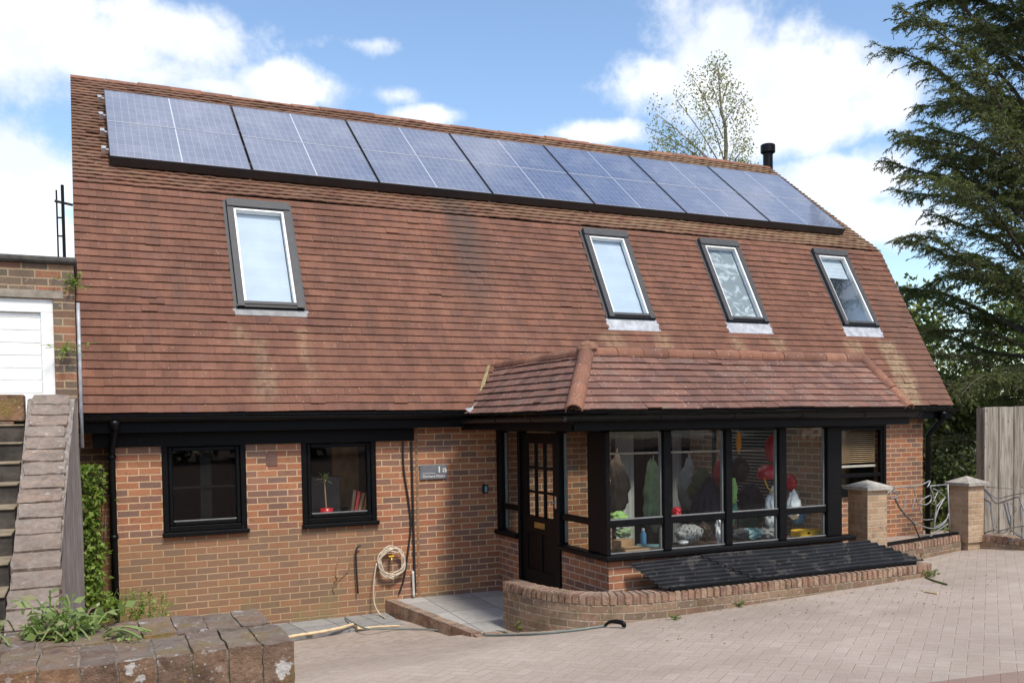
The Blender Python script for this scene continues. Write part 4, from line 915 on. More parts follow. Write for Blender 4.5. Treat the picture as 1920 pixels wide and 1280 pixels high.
# ------------------------------------------------------------------ curved planter wall in front of the porch
def wall_course(mb, path, z0, z1, th, pitch, gap=.008, rnd=.004):
    """bricks on edge standing side by side along a path"""
    L = [0]
    for a_, b_ in zip(path[:-1], path[1:]): L.append(L[-1]+(b_-a_).length)
    n_ = int(L[-1]/pitch)
    def pt(s):
        for k in range(len(path)-1):
            if s <= L[k+1] or k == len(path)-2:
                f = (s-L[k])/(L[k+1]-L[k]); return path[k].lerp(path[k+1], f), (path[k+1]-path[k]).normalized()
    for i in range(n_):
        s = L[-1]*i/n_; p_, t_ = pt(s+L[-1]/n_*.5); nrm = Vector((t_.y, -t_.x, 0)); l_ = L[-1]/n_-gap
        o = p_-t_*l_*.5+nrm*random.uniform(-rnd, rnd); zz = z1(p_) if callable(z1) else z1; z_0 = z0(p_) if callable(z0) else z0
        bm = bmesh.new(); bmesh.ops.create_cube(bm, size=1)
        for q in bm.verts: q.co = o+t_*l_*(q.co.x+.5)+nrm*(th*(-q.co.y-.5))+Vector((0, 0, z_0+(zz+random.uniform(-rnd, rnd)-z_0)*(q.co.z+.5)))
        bmesh.ops.bevel(bm, geom=bm.edges[:], offset=.009, segments=2, affect='EDGES')
        for q in bm.verts: q.co += Vector(mnoise.noise_vector(q.co*23))*.0035
        mb.bm(bm)
def wall_body(mb, path, z0, z1, th, uvo=0):
    s = uvo
    for a_, b_ in zip(path[:-1], path[1:]):
        t_ = (b_-a_).normalized(); l_ = (b_-a_).length; n_ = Vector((t_.y, -t_.x, 0))*th
        for off, fl in ((Vector(), 0), (-n_, 1)):
            A_, B_ = a_+off, b_+off; q = [(A_.x, A_.y, z0(a_)), (B_.x, B_.y, z0(b_)), (B_.x, B_.y, z1), (A_.x, A_.y, z1)]; uv = [(s, z0(a_)), (s+l_, z0(b_)), (s+l_, z1), (s, z1)]
            mb.face(q[::-1] if fl else q, uv=uv[::-1] if fl else uv)
        s += l_
    for e, o in ((path[0], path[1]), (path[-1], path[-2])):
        t_ = (path[1]-path[0]).normalized() if e is path[0] else (path[-1]-path[-2]).normalized(); n_ = Vector((t_.y, -t_.x, 0))*th; mb.face([(e.x, e.y, z0(e)), (e.x, e.y, z1), (e.x-n_.x, e.y-n_.y, z1), (e.x-n_.x, e.y-n_.y, z0(e))])
ZP = .4
pw = thing('planter_wall', 'low curved brick wall with upright brick capping in front of the porch', 'wall', (6, -3.2, .1))
def inset(p_, d):
    out = []
    for k, q in enumerate(p_):
        t_ = (p_[min(k+1, len(p_)-1)]-p_[max(k-1, 0)]).normalized(); out.append(q-Vector((t_.y, -t_.x, 0))*d)
    return out
path = smooth_path([(4.0, -1.85, 0), (4.07, -2.3, 0), (4.2, -2.7, 0), (4.45, -3.02, 0), (4.9, -3.2, 0), (5.5, -3.25, 0), (6.5, -3.27, 0), (7.6, -3.28, 0), (8.72, -3.28, 0)], 5)
mb = MB(); wall_body(mb, inset(path, .006), lambda p_: drive_z(p_.x, p_.y)-.1, ZP-.098, .2); mb.build('brickwork', M_OLDWALL, pw)
mb = MB(); wall_course(mb, path, ZP-.1, ZP, .215, .075); mb.build('capping', M_CAPPL, pw)
mb = MB(); wall_body(mb, inset(path, .016), lambda p_: ZP-.1, ZP-.014, .18); mb.build('mortar_bed', M_MORTAR, pw)
mb = MB(); pe = Vector((8.72, -3.28, 0)); wall_course(mb, [Vector((8.74, -3.28, 0)), Vector((8.74, -2.6, 0))], lambda p_: drive_z(p_.x, p_.y)-.05, ZP, .2, .22); mb.build('end_return', M_CAPPL, pw)
mb = MB(); mb.box(4.95, 8.6, -3.05, -2.755, -.2, .3); tag(mb.build('planting_bed_soil', M_SOIL), kind='structure')

# corrugated sheets leaning from the porch sill on to the planter wall
def corrugated(name, label, xa, xb, lift):
    mb = MB(); top = Vector((0, -2.86, .655)); bot = Vector((0, -3.2, .425)); n_ = 60; V = bot-top; N = Vector((0, V.z, -V.y)).normalized()*-1
    N = Vector((0, -.56, .83))
    nu = 14; vs = []; fs = []
    for i in range(n_+1):
        f = i/n_; h = .014*math.sin(f*2*PI*7.5)+lift
        for j in range(nu+1):
            xl, xr = xa[0]+(xa[1]-xa[0])*f, xb[0]+(xb[1]-xb[0])*f
            p_ = top+V*f+N*h+Vector((xl+(xr-xl)*j/nu, 0, 0)); p_ += Vector((0, 0, .006*math.sin(p_.x*2.3+f*3)+.004*mnoise.noise(p_*3))); vs.append(p_)
    m_ = nu+1
    for i in range(n_):
        for j in range(nu): fs.append((i*m_+j, (i+1)*m_+j, (i+1)*m_+j+1, i*m_+j+1))
    k = len(vs); vs += [p_-N*.004 for p_ in vs]; fs += [tuple(k+q for q in reversed(f)) for f in fs[:]]
    for i in range(n_):
        for j in (0, nu): q = (i*m_+j, (i+1)*m_+j, k+(i+1)*m_+j, k+i*m_+j); fs.append(q)
    for j in range(nu):
        for i in (0, n_): q = (i*m_+j, i*m_+j+1, k+i*m_+j+1, k+i*m_+j); fs.append(q)
    mb.poly(vs, fs); return tag(mb.build(name, M_ROOFSHEET, smooth=False), label, 'roof sheet', 'black corrugated sheets')
corrugated('corrugated_sheet', 'short black corrugated sheet leaning at the left below the porch window', (4.96, 5.13), (5.86, 6.33), .0)
corrugated('corrugated_sheet', 'long black corrugated sheet leaning at the right below the porch window', (5.8, 6.28), (8.15, 8.68), .014)
mb = MB(); mb.bbox(5.2, 8.55, -3.225, -3.19, .4, .44, .006); tag(mb.build('timber_batten', M_BLACK), 'black timber batten under the lower edge of the corrugated sheets', 'batten')

# ------------------------------------------------------------------ brick pillars, low bed walls, forged railings
def pillar(label, x0, y0, wd, z0, z1, capm, caph, px_over=.045, plinth=False):
    t_ = thing('brick_pillar', label, 'pillar', (x0+wd/2, y0+wd/2, z0), 'brick pillars of the railing'); mb = MB(); zb = z0+.17 if plinth else z0
    mb.box(x0, x0+wd, y0, y0+wd, zb, z1)
    if plinth: mb.box(x0+.03, x0+wd-.03, y0+.03, y0+wd-.03, z0-.1, zb)
    mb.build('shaft', M_BUFF, t_)
    o = px_over; mb = MB(); a_, b_, c_, d_ = x0-o, x0+wd+o, y0-o, y0+wd+o; h = z1+.004
    ap = Vector((x0+wd/2, y0+wd/2, h+.04+caph))
    mb.poly([(a_, c_, h), (b_, c_, h), (b_, d_, h), (a_, d_, h), (a_, c_, h+.04), (b_, c_, h+.04), (b_, d_, h+.04), (a_, d_, h+.04), ap], [(3, 2, 1, 0), (0, 1, 5, 4), (1, 2, 6, 5), (2, 3, 7, 6), (3, 0, 4, 7), (4, 5, 8), (5, 6, 8), (6, 7, 8), (7, 4, 8)])
    mb.build('capstone', capm, t_); return t_
pillar('buff brick pillar with a pale stone cap beside the porch', 8.6, -2.44, .32, .1, 1.185, M_CONC2, .075)
pillar('buff brick pillar with a brown stone cap in front of the fence', 10.72, -2.14, .3, .2, 1.13, M_CONC, .085, plinth=True)
def low_wall(label, p0, p1, zt, th=.2):
    t_ = thing('bed_wall', label, 'wall', p0, 'low brick walls under the railings'); p0, p1 = Vector(p0), Vector(p1); pth = [p0, p0.lerp(p1, .5), p1]
    mb = MB(); wall_body(mb, pth, lambda p_: drive_z(p_.x, p_.y)-.15, zt-.098, th); mb.build('brickwork', M_OLDWALL, t_)
    mb = MB(); wall_course(mb, pth, zt-.1, zt, th+.01, .075); mb.build('capping', M_CAPPL, t_)
    mb = MB(); wall_body(mb, inset(pth, .016), lambda p_: zt-.1, zt-.014, th-.02); mb.build('mortar_bed', M_MORTAR, t_); return t_
low_wall('low brick wall between the two buff pillars', (8.93, -2.4, 0), (10.7, -2.04, 0), .47)
low_wall('low brick wall leading from the brown capped pillar past the fence', (10.98, -2.1, 0), (11.6, -4.6, 0), .46)
def railing(label, paths, plane, dark=()):
    t_ = thing('railing', label, 'railing', plane(0), 'forged metal railings'); mb = MB(); mb2 = MB()
    for i, (px, r_, cl) in enumerate(paths):
        P_ = [plane((u, v)) for u, v in px]; P_ = smooth_path(P_, 5) if cl else P_; (mb2 if i in dark else mb).tube(P_, r_, 6)
    mb.build('scrollwork', M_WIRE, t_, True)
    if mb2.v: mb2.build('stem', M_WIREDK, t_, True)
    return t_
def z8(l): return [(1560+x/4, 740+y/4) for x, y in l]
def z3(l): return [(1740+x/6.4, 860+y/6.4) for x, y in l]
def pl1(q):
    if q == 0: return Vector((9.7, -2.2, .5))
    p0 = Vector((8.93, -2.32, 0)); nn = Vector((.36, -1.77, 0)); nn = Vector((-.36, 1.77, 0)); a_ = at(q[0], q[1], t=1); o = Vector(CAM.tolist()); d = a_-o; return o+d*((p0-o).dot(nn)/d.dot(nn))
r1 = [(z8([(868, 672), (876, 870), (886, 1072)]), .011, 0), (z8([(886, 1072), (780, 1082), (672, 1092)]), .011, 0), (z8([(735, 683), (800, 676), (868, 672)]), .009, 0),
      (z8([(440, 700), (520, 690), (600, 685), (660, 678), (700, 660), (735, 645), (722, 680), (712, 690)]), .009, 1), (z8([(612, 683), (630, 770), (660, 850)]), .007, 1),
      (z8([(470, 770), (510, 850), (560, 910), (610, 960), (640, 1030), (668, 1092)]), .012, 1), (z8([(735, 685), (760, 760), (780, 840), (772, 920), (768, 1000)]), .01, 1),
      (z8([(850, 765), (800, 850), (775, 930), (768, 1000)]), .01, 1), (z8([(792, 728), (775, 765), (760, 800)]), .008, 1), (z8([(850, 768), (815, 800), (782, 842)]), .008, 1), (z8([(760, 703), (815, 732), (852, 772)]), .008, 1),
      (z8([(655, 802), (700, 770), (742, 754), (740, 795), (705, 822), (662, 818)]), .009, 1), (z8([(620, 960), (680, 985), (740, 1000), (800, 990), (850, 950), (874, 890)]), .009, 1), (z8([(668, 1092), (725, 1068), (800, 1012), (872, 965)]), .009, 1),
      (z8([(488, 762), (484, 800), (500, 830), (535, 862), (545, 800), (562, 742)]), .008, 1), (z8([(598, 870), (610, 815), (626, 768)]), .008, 1), (z8([(412, 748), (445, 712), (492, 752), (470, 770), (440, 770)]), .009, 1), (z8([(545, 870), (560, 905), (620, 960)]), .007, 1), (z8([(780, 988), (830, 960), (872, 915)]), .009, 1), (z8([(660, 850), (672, 900), (690, 935), (760, 930)]), .007, 1)]
railing('grey forged leaf railing between the two buff pillars', r1, pl1, dark=(5,))
pl2 = lambda q: Vector((11.05, -2.6, .5)) if q == 0 else at(q[0], q[1], X=11.08)
r2 = [(z3([(680, 362), (820, 470), (950, 448), (1075, 420), (1180, 410)]), .007, 1), (z3([(662, 372), (665, 430), (690, 490), (745, 532), (765, 690), (792, 850)]), .011, 1), (z3([(682, 370), (740, 440), (800, 520), (850, 530), (960, 495), (1085, 460), (1120, 540), (1170, 650)]), .011, 1),
      (z3([(908, 527), (940, 640), (970, 760), (990, 830)]), .011, 1), (z3([(950, 522), (972, 620), (992, 700), (997, 830)]), .011, 1), (z3([(680, 885), (790, 855), (850, 862), (900, 855), (985, 830), (1110, 808), (1180, 800)]), .009, 1),
      (z3([(680, 885), (685, 925), (705, 960), (745, 970), (870, 980), (1000, 985), (1100, 972), (1180, 955)]), .011, 1), (z3([(990, 850), (1060, 900), (1140, 955), (1180, 970)]), .01, 1), (z3([(700, 335), (900, 350), (1180, 375)]), .005, 0), (z3([(1110, 560), (1112, 700), (1132, 940)]), .009, 1), (z3([(640, 885), (690, 890)]), .009, 0), (z3([(800, 900), (850, 880), (905, 890), (960, 850)]), .006, 1), (z3([(985, 530), (1050, 580), (1055, 620), (1020, 660), (1030, 720)]), .005, 1)]
railing('grey forged railing of curving rods in front of the timber fence', r2, pl2)
mb = MB(); mb.para((8.94, -2.36, .473), (1.76, .358, 0), (-.016, .08, 0), (0, 0, .028)); tag(mb.build('base_rail', M_BLACK), 'black flat base rail under the leaf railing', 'base rail')

# timber fence
fe = thing('timber_fence', 'weathered grey vertical board fence with a corner post', 'fence', (12, -1.3, .2))
f0 = Vector((12.02, -1.36, 0)); fd = Vector((.86, -.51, 0)).normalized(); fn = Vector((-fd.y, fd.x, 0)); mb = MB()
for i in range(24):
    o = f0+fd*(i*.105); wd = .104
    mb.para(Vector((o.x, o.y, .0))+fn*(.012 if i % 2 else 0), fd*(wd+random.uniform(-.008, .012)), fn*.018+fd*.002, (0, 0, 2.2+random.uniform(-.006, .006)))
mb.build('boards', M_FENCE, fe)
mb = MB(); o = f0-fd*.006+fn*.03; mb.para((o.x, o.y, .0), fn*.26, fd*.02, (0, 0, 2.19)); mb.para((o.x+fn.x*.02, o.y+fn.y*.02, 0), fd*.1, fn*.1, (0, 0, 2.1)); mb.build('post', M_FENCE, fe)
mb = MB()
for z in (.5, 1.8): o = f0+fn*.023; mb.para((o.x+.13, o.y-.08, z), fd*2.3, fn*.05, (0, 0, .08))
mb.build('rail', M_FENCE, fe)

# ------------------------------------------------------------------ left foreground: cap wall, raking wall, steps, garage
fw = thing('foreground_wall', 'old thick brick wall topped with lichen covered bricks in the left foreground', 'wall', (0, -8.45, .5))
mb = MB(); mb.box(-1.3, .465, -8.655, -8.255, .2, 1.49); mb.build('brickwork', M_OLDWALL, fw)
mb = MB()
for row in range(2):
    y0 = -8.67+row*.222; xe = .475-(.0 if row == 0 else .012)
    while xe > -1.3:
        l_ = .0705*random.uniform(.97, 1.04); z1 = 1.6+random.uniform(-.004, .004); x = xe-l_
        bm = bmesh.new(); bmesh.ops.create_cube(bm, size=1); bmesh.ops.subdivide_edges(bm, edges=bm.edges[:], cuts=3, use_grid_fill=True)
        for q in bm.verts:
            p_ = Vector((x+l_*(q.co.x+.5), y0+.213*(q.co.y+.5), 1.49+(z1-1.49)*(q.co.z+.5)))
            k = sum(abs(abs(c_)-.5) < 1e-4 for c_ in q.co)
            cc = Vector((x+l_/2, y0+.107, 1.545)); p_ = p_.lerp(cc, .0 if k < 2 else (.008 if k == 2 else .02)); p_ += Vector(mnoise.noise_vector(p_*28))*.005+Vector(mnoise.noise_vector(p_*90))*.002; q.co = p_
        mb.bm(bm); xe = x-.0045
mb.build('capping', M_CAPFG, fw)
mb = MB(); mb.box(-1.3, .445, -8.664, -8.24, 1.485, 1.595); mb.build('mortar_bed', vary('old_mortar', (.19, .155, .12), .95, .45, 25, bump=.6), fw)
rk = thing('raking_wall', 'sloping brick capped wall climbing beside the steps', 'wall', (-.15, -5, 1))
ya, za, yb, zb = -6.75, 1.03, -4.0, 2.315
sl_ = Vector((0, yb-ya, zb-za)); Ls_ = sl_.length; T = sl_.normalized(); N = Vector((0, -T.z, T.y)); mb = MB(); n_ = 27
n_ = int(Ls_/.158)
for i in range(n_):
    o = Vector((-.29+.04*i/n_, ya, za))+T*(Ls_*i/n_); bm = bmesh.new(); bmesh.ops.create_cube(bm, size=1); bmesh.ops.subdivide_edges(bm, edges=bm.edges[:], cuts=2, use_grid_fill=True)
    l_ = Ls_/n_-random.uniform(.012, .022); j = random.uniform(-.009, .009)
    for q in bm.verts:
        k = sum(abs(abs(c_)-.5) < 1e-4 for c_ in q.co); c_ = q.co*(1 if k < 2 else (.985 if k == 2 else .965))
        p_ = o+Vector((.21*(c_.x+.5)+j, 0, 0))+T*(l_*(c_.y+.5))+N*(-.075+.08*(c_.z+.5)); q.co = p_+Vector(mnoise.noise_vector(p_*26))*.007+Vector(mnoise.noise_vector(p_*70))*.003
    mb.bm(bm)
mb.build('capping', M_CAPRK, rk)
mb = MB(); yf = -3.78
def xr_(y): return -.092+.102*((y-ya)/(yf-ya))**1.3
def zr_(y): return za+(min(y, yb)-ya)*(zb-za)/(yb-ya)-.02
ysx = [ya+(yf-ya)*k/12 for k in range(13)]
top = [Vector((xr_(y), y, zr_(y))) for y in ysx]; topl = [Vector((-.275, y, zr_(y))) for y in ysx]
for k in range(12):
    for j in range(8):
        f0, f1 = j/8, (j+1)/8
        def q(kk, f): p_ = top[kk]; z = p_.z+(-.3-p_.z)*f; return Vector((p_.x+.012*mnoise.noise(Vector((p_.y*3, z*5, 1)))+.02*f, p_.y, z))
        mb.face([q(k, f0), q(k, f1), q(k+1, f1), q(k+1, f0)])
    mb.face([top[k], top[k+1], topl[k+1], topl[k]]); mb.face([topl[k], topl[k+1], topl[k+1]+Vector((0, 0, -2)), topl[k]+Vector((0, 0, -2))])
mb.face([top[0], topl[0], (-.275, ya, -.3), (-.068, ya, -.3)])
mb.face([top[12], topl[12], (-.275, yf, -.3), (.02, yf, -.3)])
mb.build('rendered_side', M_RENDER, rk)
stp = thing('steps', 'dark garden steps with sandy treads climbing to the garage', 'steps', (-1, -5, 1))
mb = MB(); mb2 = MB(); ks_ = 12
for i in range(ks_):
    y = -7.05+i*.277; z = .88+i*.113
    mb.box(-1.9, -.3, y, y+.29, z-.5, z-.012); mb2.bbox(-1.9, -.3, y-.012, y+.285, z-.011, z, .003)
mb.build('riser', M_STEPDK, stp); mb2.build('tread', M_SAND, stp)
mb = MB(); mb.bbox(-1.9, -.36, -3.98, -3.76, 1.9, 2.14, .005); mb.bbox(-.95, -.3, -3.95, -3.75, 2.142, 2.318, .008); mb.build('top_block', M_CAPFG, stp)
mb = MB(); mb.box(-8, -.08, -3.74, 3.5, -.4, 2.18); tag(mb.build('raised_terrace', M_CONC), kind='structure')
gr = thing('garage', 'flat roofed brick garage with a white boarded door at the left edge', 'garage', (-2, -.8, 2.2))
mb = MB(); GX1 = -.005; yG = -.8
wall_front(mb, -5, GX1, 2.185, 3.66, yG, .22, [(-3.2, -.19, 2.185, 3.33)]); mb.face([(GX1, yG, .0), (GX1, 3.2, .0), (GX1, 3.2, 3.66), (GX1, yG, 3.66)]); mb.face([(-.08, yG+.001, 2.2), (-.08, yG+.001, 0), (GX1, yG+.001, 0), (GX1, yG+.001, 2.2)])
mb.face([(-5, yG, 3.62), (GX1, yG, 3.62), (GX1, 3.2, 3.62), (-5, 3.2, 3.62)]); mb.build('wall', M_GARAGE, gr)
mb = MB(); mb.bbox(-5, GX1+.03, yG-.05, yG+.25, 3.665, 3.73, .02); mb.bbox(GX1-.2, GX1+.03, yG+.255, 3.2, 3.665, 3.73, .02); mb.build('coping', M_COPING, gr)
mb = MB(); mb.box(-3.3, -.1, yG-.004, yG+.05, 3.335, 3.41); mb.build('lintel', M_LINTEL, gr)
mb = MB(); mb.bbox(-3.2, -.192, yG+.03, yG+.09, 3.2, 3.328, .004); mb.bbox(-.3, -.192, yG+.03, yG+.09, 2.19, 3.199, .004); fr_ = mb.build('door_frame', M_WHITE, gr)
mb = MB(); z = 2.19
while z < 3.18: mb.bbox(-3.2, -.303, yG+.06, yG+.1, z, min(z+.118, 3.195), .006); z += .12
mb.build('door', M_WHITE, gr)
mb = MB(); mb.tube([(.025, yG-.01, 1.9), (.025, yG-.01, 3.3)], .016, 8); mb.build('corner_pipe', M_LEAD, gr, True)

# ------------------------------------------------------------------ contents of the window and porch
pp = thing('potted_plant', 'small palm like plant in a red pot on the window sill', 'plant', (2.62, .2, ZS+.09)); bx, by, bz = 2.63, .2, ZS+.092
mb = MB(); mb.lathe((bx, by, bz), [(.062, 0), (.075, .02), (.078, .11), (.07, .112), (.066, .09)], 18); mb.build('pot', M_RED, pp, True)
mb = MB(); mb.tube(smooth_path([(bx, by, bz+.08), (bx-.01, by, bz+.25), (bx-.018, by, bz+.45)], 4), .008, 6); mb.build('stem', M_CARD, pp, True)
mb = MB()
for k in range(26):
    a_ = random.uniform(0, 2*PI); e = random.uniform(-.3, 1.1); L = random.uniform(.09, .16); d = Vector((math.cos(a_)*math.cos(e), math.sin(a_)*math.cos(e), math.sin(e))); s_ = d.cross(Vector((0, 0, 1))).normalized()*.01; o = Vector((bx-.018, by, bz+.45)); m_ = o+d*L*.5; t_ = o+d*L-Vector((0, 0, .03))
    mb.poly([o, m_+s_, t_, m_-s_], [(0, 1, 2, 3)])
mb.build('leaves', M_WEED, pp)
scn = thing('monitor', 'black back of a screen standing inside the right hand window', 'monitor', (2.65, .4, .9)); mb = MB(); mb.bbox(2.33, 2.86, .42, .46, ZS+.0, 1.46, .01); mb.build('screen', M_GREY if False else M_DARKFR, scn)
mb = MB(); mb.bbox(2.5, 2.7, .461, .55, .9, 1.1, .01); mb.build('stand', M_DARKFR, scn)
bkm = [M_DESK, M_REDF, M_CARD, M_TIMBER]
for k in range(4):
    mb = MB(); x = 2.93+k*.045; mb.para((x, .25, ZS+.1), (.034, 0, 0), (0, .16, 0), (.045+.01*k, 0, .3-.02*k)); tag(mb.build('book', bkm[k]), ['dark brown book leaning inside the right window', 'red book leaning inside the right window', 'tan book leaning inside the right window', 'light brown book leaning rightmost inside the window'][k], 'book', 'books leaning in the window')
mb = MB(); mb.box(2.95, 3.3, 1.2, 1.25, 1.0, 1.9); mb.box(2.3, 2.62, 1.5, 1.55, 1.45, 1.9); tag(mb.build('cupboard', M_TIMBER), 'brown wooden cupboard in the room behind the right window', 'cupboard')
# porch clutter
sh = thing('bench', 'low brown bench along the inside of the porch window', 'bench', (6.2, -2.4, .16)); mb = MB(); mb.bbox(4.95, 7.8, -2.62, -2.15, .64, .69, .006); mb.build('top', M_DESK, sh)
for x in (5.0, 6.3, 7.72):
    mb = MB(); mb.bbox(x, x+.05, -2.55, -2.25, .16, .638, .004); mb.build('leg', M_DESK, sh)
def coat(name, label, px, Y, w_, h_, m, group='coats in the porch', d=.11, seed=1):
    p_ = at(px[0], px[1], Y=Y)
    def shape(q):
        f = min(1, max(0, (q.z/h_+1)/2)); k = .45+.75*(1-f)**.7
        return Vector((q.x*k+.02*math.sin(q.z*9+seed), q.y*k+.025*math.sin(q.x*42+seed*2)*(1-f), q.z))
    mb = MB(); mb.bm(lump(p_, (w_, d, h_), seed, .18, 3, 4, shape)); o = tag(mb.build(name, m, smooth=True), label, 'coat', group); return o
coat('hanging_coat', 'sage green coat hanging behind the leftmost porch pane', (1226, 925), -1.6, .16, .4, M_SAGE, seed=2)
coat('hanging_coat', 'dark navy coat hanging in the middle of the porch', (1328, 945), -2.2, .2, .3, M_NAVY, seed=5)
coat('hanging_coat', 'teal green coat beside the navy coat in the porch', (1362, 940), -2.25, .12, .32, M_GREENF, seed=8)
coat('hanging_coat', 'olive coat hanging above the navy coat', (1318, 912), -2.0, .18, .22, flat('olive_fabric', (.06, .075, .03), .9), seed=4)
def small(name, label, cat, px, Y, rad, m, seed=1, amp=.12, group=None, shape=None):
    mb = MB(); mb.bm(lump(at(px[0], px[1], Y=Y), rad, seed, amp, 2.6, 4, shape)); return tag(mb.build(name, m, smooth=True), label, cat, group)
hel = thing('bike_helmet', 'glossy red cycle helmet hanging behind the porch glass', 'helmet', at(1440, 890, Y=-2.3)); mb = MB(); hc = at(1440, 888, Y=-2.3)
mb.bm(lump(hc, (.125, .13, .11), 2, .04, 2, 4, lambda q: Vector((q.x, q.y, max(q.z, -.04+.3*q.x))))); mb.build('shell', M_RED, hel, True)
mb = MB()
for s_ in (-1, 1): mb.tube(smooth_path([hc+Vector((.1*s_, -.05, -.04)), hc+Vector((.05*s_, -.06, -.16)), hc+Vector((.03, -.06, -.21))], 4), .007, 5)
mb.build('strap', M_YEL, hel)
small('black_helmet', 'round black helmet hanging near the top of the third porch pane', 'helmet', (1384, 880), -2.2, (.12, .13, .15), M_BLKPLA, 3, .08)
small('red_jacket', 'dark red jacket hanging above the red helmet', 'jacket', (1447, 843), -2.2, (.07, .07, .16), M_REDF, 4, .2)
small('sun_hat', 'red hat hanging behind the mullion of the last porch pane', 'hat', (1482, 905), -2.25, (.06, .09, .1), M_RED, 6, .1)
def bagshape(q): k = .55+.6*(1-(q.z/.2+1)/2); return Vector((q.x*k, q.y*k, q.z))
small('carrier_bag', 'white carrier bag hanging in the third porch pane', 'bag', (1450, 950), -2.3, (.12, .08, .22), M_BAG, 7, .2, 'white bags in the porch', bagshape)
small('carrier_bag', 'white carrier bag at the left of the last porch pane', 'bag', (1488, 945), -2.35, (.09, .08, .17), M_BAG, 9, .15, 'white bags in the porch', bagshape)
small('carrier_bag', 'white carrier bag drooping at the right of the second porch pane', 'bag', (1350, 990), -2.45, (.06, .06, .17), M_BAG, 11, .2, 'white bags in the porch', bagshape)
small('spotted_cushion', 'black and white spotted cushion on the porch bench', 'cushion', (1292, 1000), -2.4, (.17, .12, .1), M_SPOT, 5, .1)
small('white_shoe', 'small white trainer on the bench in front of the spotted cushion', 'shoe', (1281, 1016), -2.55, (.06, .05, .025), M_WHITE, 5, .1)
small('red_hat', 'bright red knitted hat beside the first mullion inside the porch', 'hat', (1268, 962), -2.45, (.05, .05, .07), M_RED, 8, .2)
small('green_bag', 'lime and white cloth bundle at the left end of the porch bench', 'bag', (1158, 970), -2.5, (.1, .08, .06), M_LIME, 3, .3)
small('lime_scarf', 'lime green scarf hanging between the coats', 'scarf', (1360, 905), -2.35, (.04, .03, .09), M_LIME, 13, .3)
small('lime_bag', 'pale green cloth bag lying on the porch bench', 'bag', (1168, 998), -2.5, (.09, .07, .05), M_SAGE, 14, .3)
coat('hanging_coat', 'grey brown coat hanging at the far left behind the first porch pane', (1160, 905), -1.2, .13, .36, flat('brown_fabric', (.16, .11, .08), .9), seed=21)
coat('hanging_coat', 'black coat hanging at the right edge of the first porch pane', (1242, 930), -1.3, .09, .34, M_NAVY, seed=23)
coat('hanging_coat', 'dark green coat low behind the red helmet', (1405, 955), -1.7, .15, .22, M_GREENF, seed=27)
small('cloth_heap', 'teal cloth heap on the bench under the third porch pane', 'cloth', (1405, 1000), -2.3, (.16, .1, .06), M_TEAL, 31, .3)
small('cloth_heap', 'grey cloth heap at the right of the bench below the white bag', 'cloth', (1440, 1000), -2.3, (.12, .1, .07), M_GREY, 33, .3)
small('boot', 'dark boot standing on the bench right of the spotted cushion', 'boot', (1322, 995), -2.4, (.05, .1, .1), M_DESK, 35, .25)
mb = MB(); p_ = at(1212, 848, Y=-2.0); mb.tube([(p_.x-.55, -2.0, p_.z), (p_.x+1.9, -2.0, p_.z-.02)], .012, 6); tag(mb.build('hanging_rail', M_CREAMWD, smooth=True), 'pale rail running across the porch behind the window panes', 'rail')
bt_ = thing('drinks_bottle', 'blue drinks bottle standing near the left end of the porch bench', 'bottle', at(1200, 1000, Y=-2.25)); p_ = at(1206, 1000, Y=-2.25)
mb = MB(); mb.lathe((p_.x, -2.25, .692), [(.032, 0), (.034, .01), (.034, .15), (.02, .18), (.014, .19)], 12); mb.build('body', M_BLUE, bt_, True); mb = MB(); mb.lathe((p_.x, -2.25, .883), [(.016, 0), (.016, .025)], 10); mb.build('cap', M_WHITE, bt_)
coat('hanging_coat', 'red anorak hanging on the rail between the olive coat and the mullion', (1350, 900), -1.9, .08, .22, M_REDF, seed=41)
coat('hanging_coat', 'pale grey coat hanging on the rail behind the second porch pane', (1290, 905), -1.5, .1, .34, flat('grey_fabric', (.25, .25, .24), .9), seed=43)
small('lime_jacket', 'lime trimmed jacket sleeve beside the teal coat in the third pane', 'jacket', (1374, 920), -2.35, (.045, .05, .14), M_LIME, 47, .3)
small('grey_holdall', 'grey holdall on the bench at the left of the third porch pane', 'bag', (1388, 1003), -2.45, (.1, .08, .07), flat('charcoal_fabric', (.05, .05, .055), .9), 49, .25)
mb = MB(); p_ = at(1175, 1000, Y=-2.3); mb.para((p_.x-.1, -2.35, .695), (.2, .06, 0), (-.04, .13, 0), (0, 0, .11)); tag(mb.build('cardboard_box', M_CARD), 'small cardboard box at the left end of the porch bench', 'box')
mb = MB(); p_ = at(1190, 1022, Y=-2.5); mb.bbox(p_.x-.16, p_.x+.14, -2.58, -2.35, .692, .74, .006); tag(mb.build('wooden_tray', M_CARD), 'light wooden tray lying on the porch bench', 'tray')
mb = MB(); p_ = at(1222, 1005, Y=-2.4); mb.para((p_.x-.15, -2.3, .72), (.35, -.1, -.02), (0, -.05, .01), (0, 0, .03)); tag(mb.build('teal_ruler', M_TEAL), 'teal plastic strip lying on the porch bench', 'strip')
yb_ = thing('yellow_case', 'yellow plastic tool case on the sill of the last porch pane', 'tool case', at(1520, 995, Y=-2.45)); mb = MB(); p_ = at(1521, 993, Y=-2.45); mb.bbox(p_.x-.24, p_.x+.24, -2.55, -2.36, .692, .782, .014); mb.build('case', M_YEL, yb_)
mb = MB()
for s_ in (-.15, .12): mb.bbox(p_.x+s_, p_.x+s_+.04, -2.556, -2.551, .74, .765, .002)
mb.build('latch', M_BLKPLA, yb_)
small('blue_box', 'blue plastic tub behind the yellow tool case', 'tub', (1496, 970), -2.25, (.09, .08, .09), M_BLUE, 2, .05)
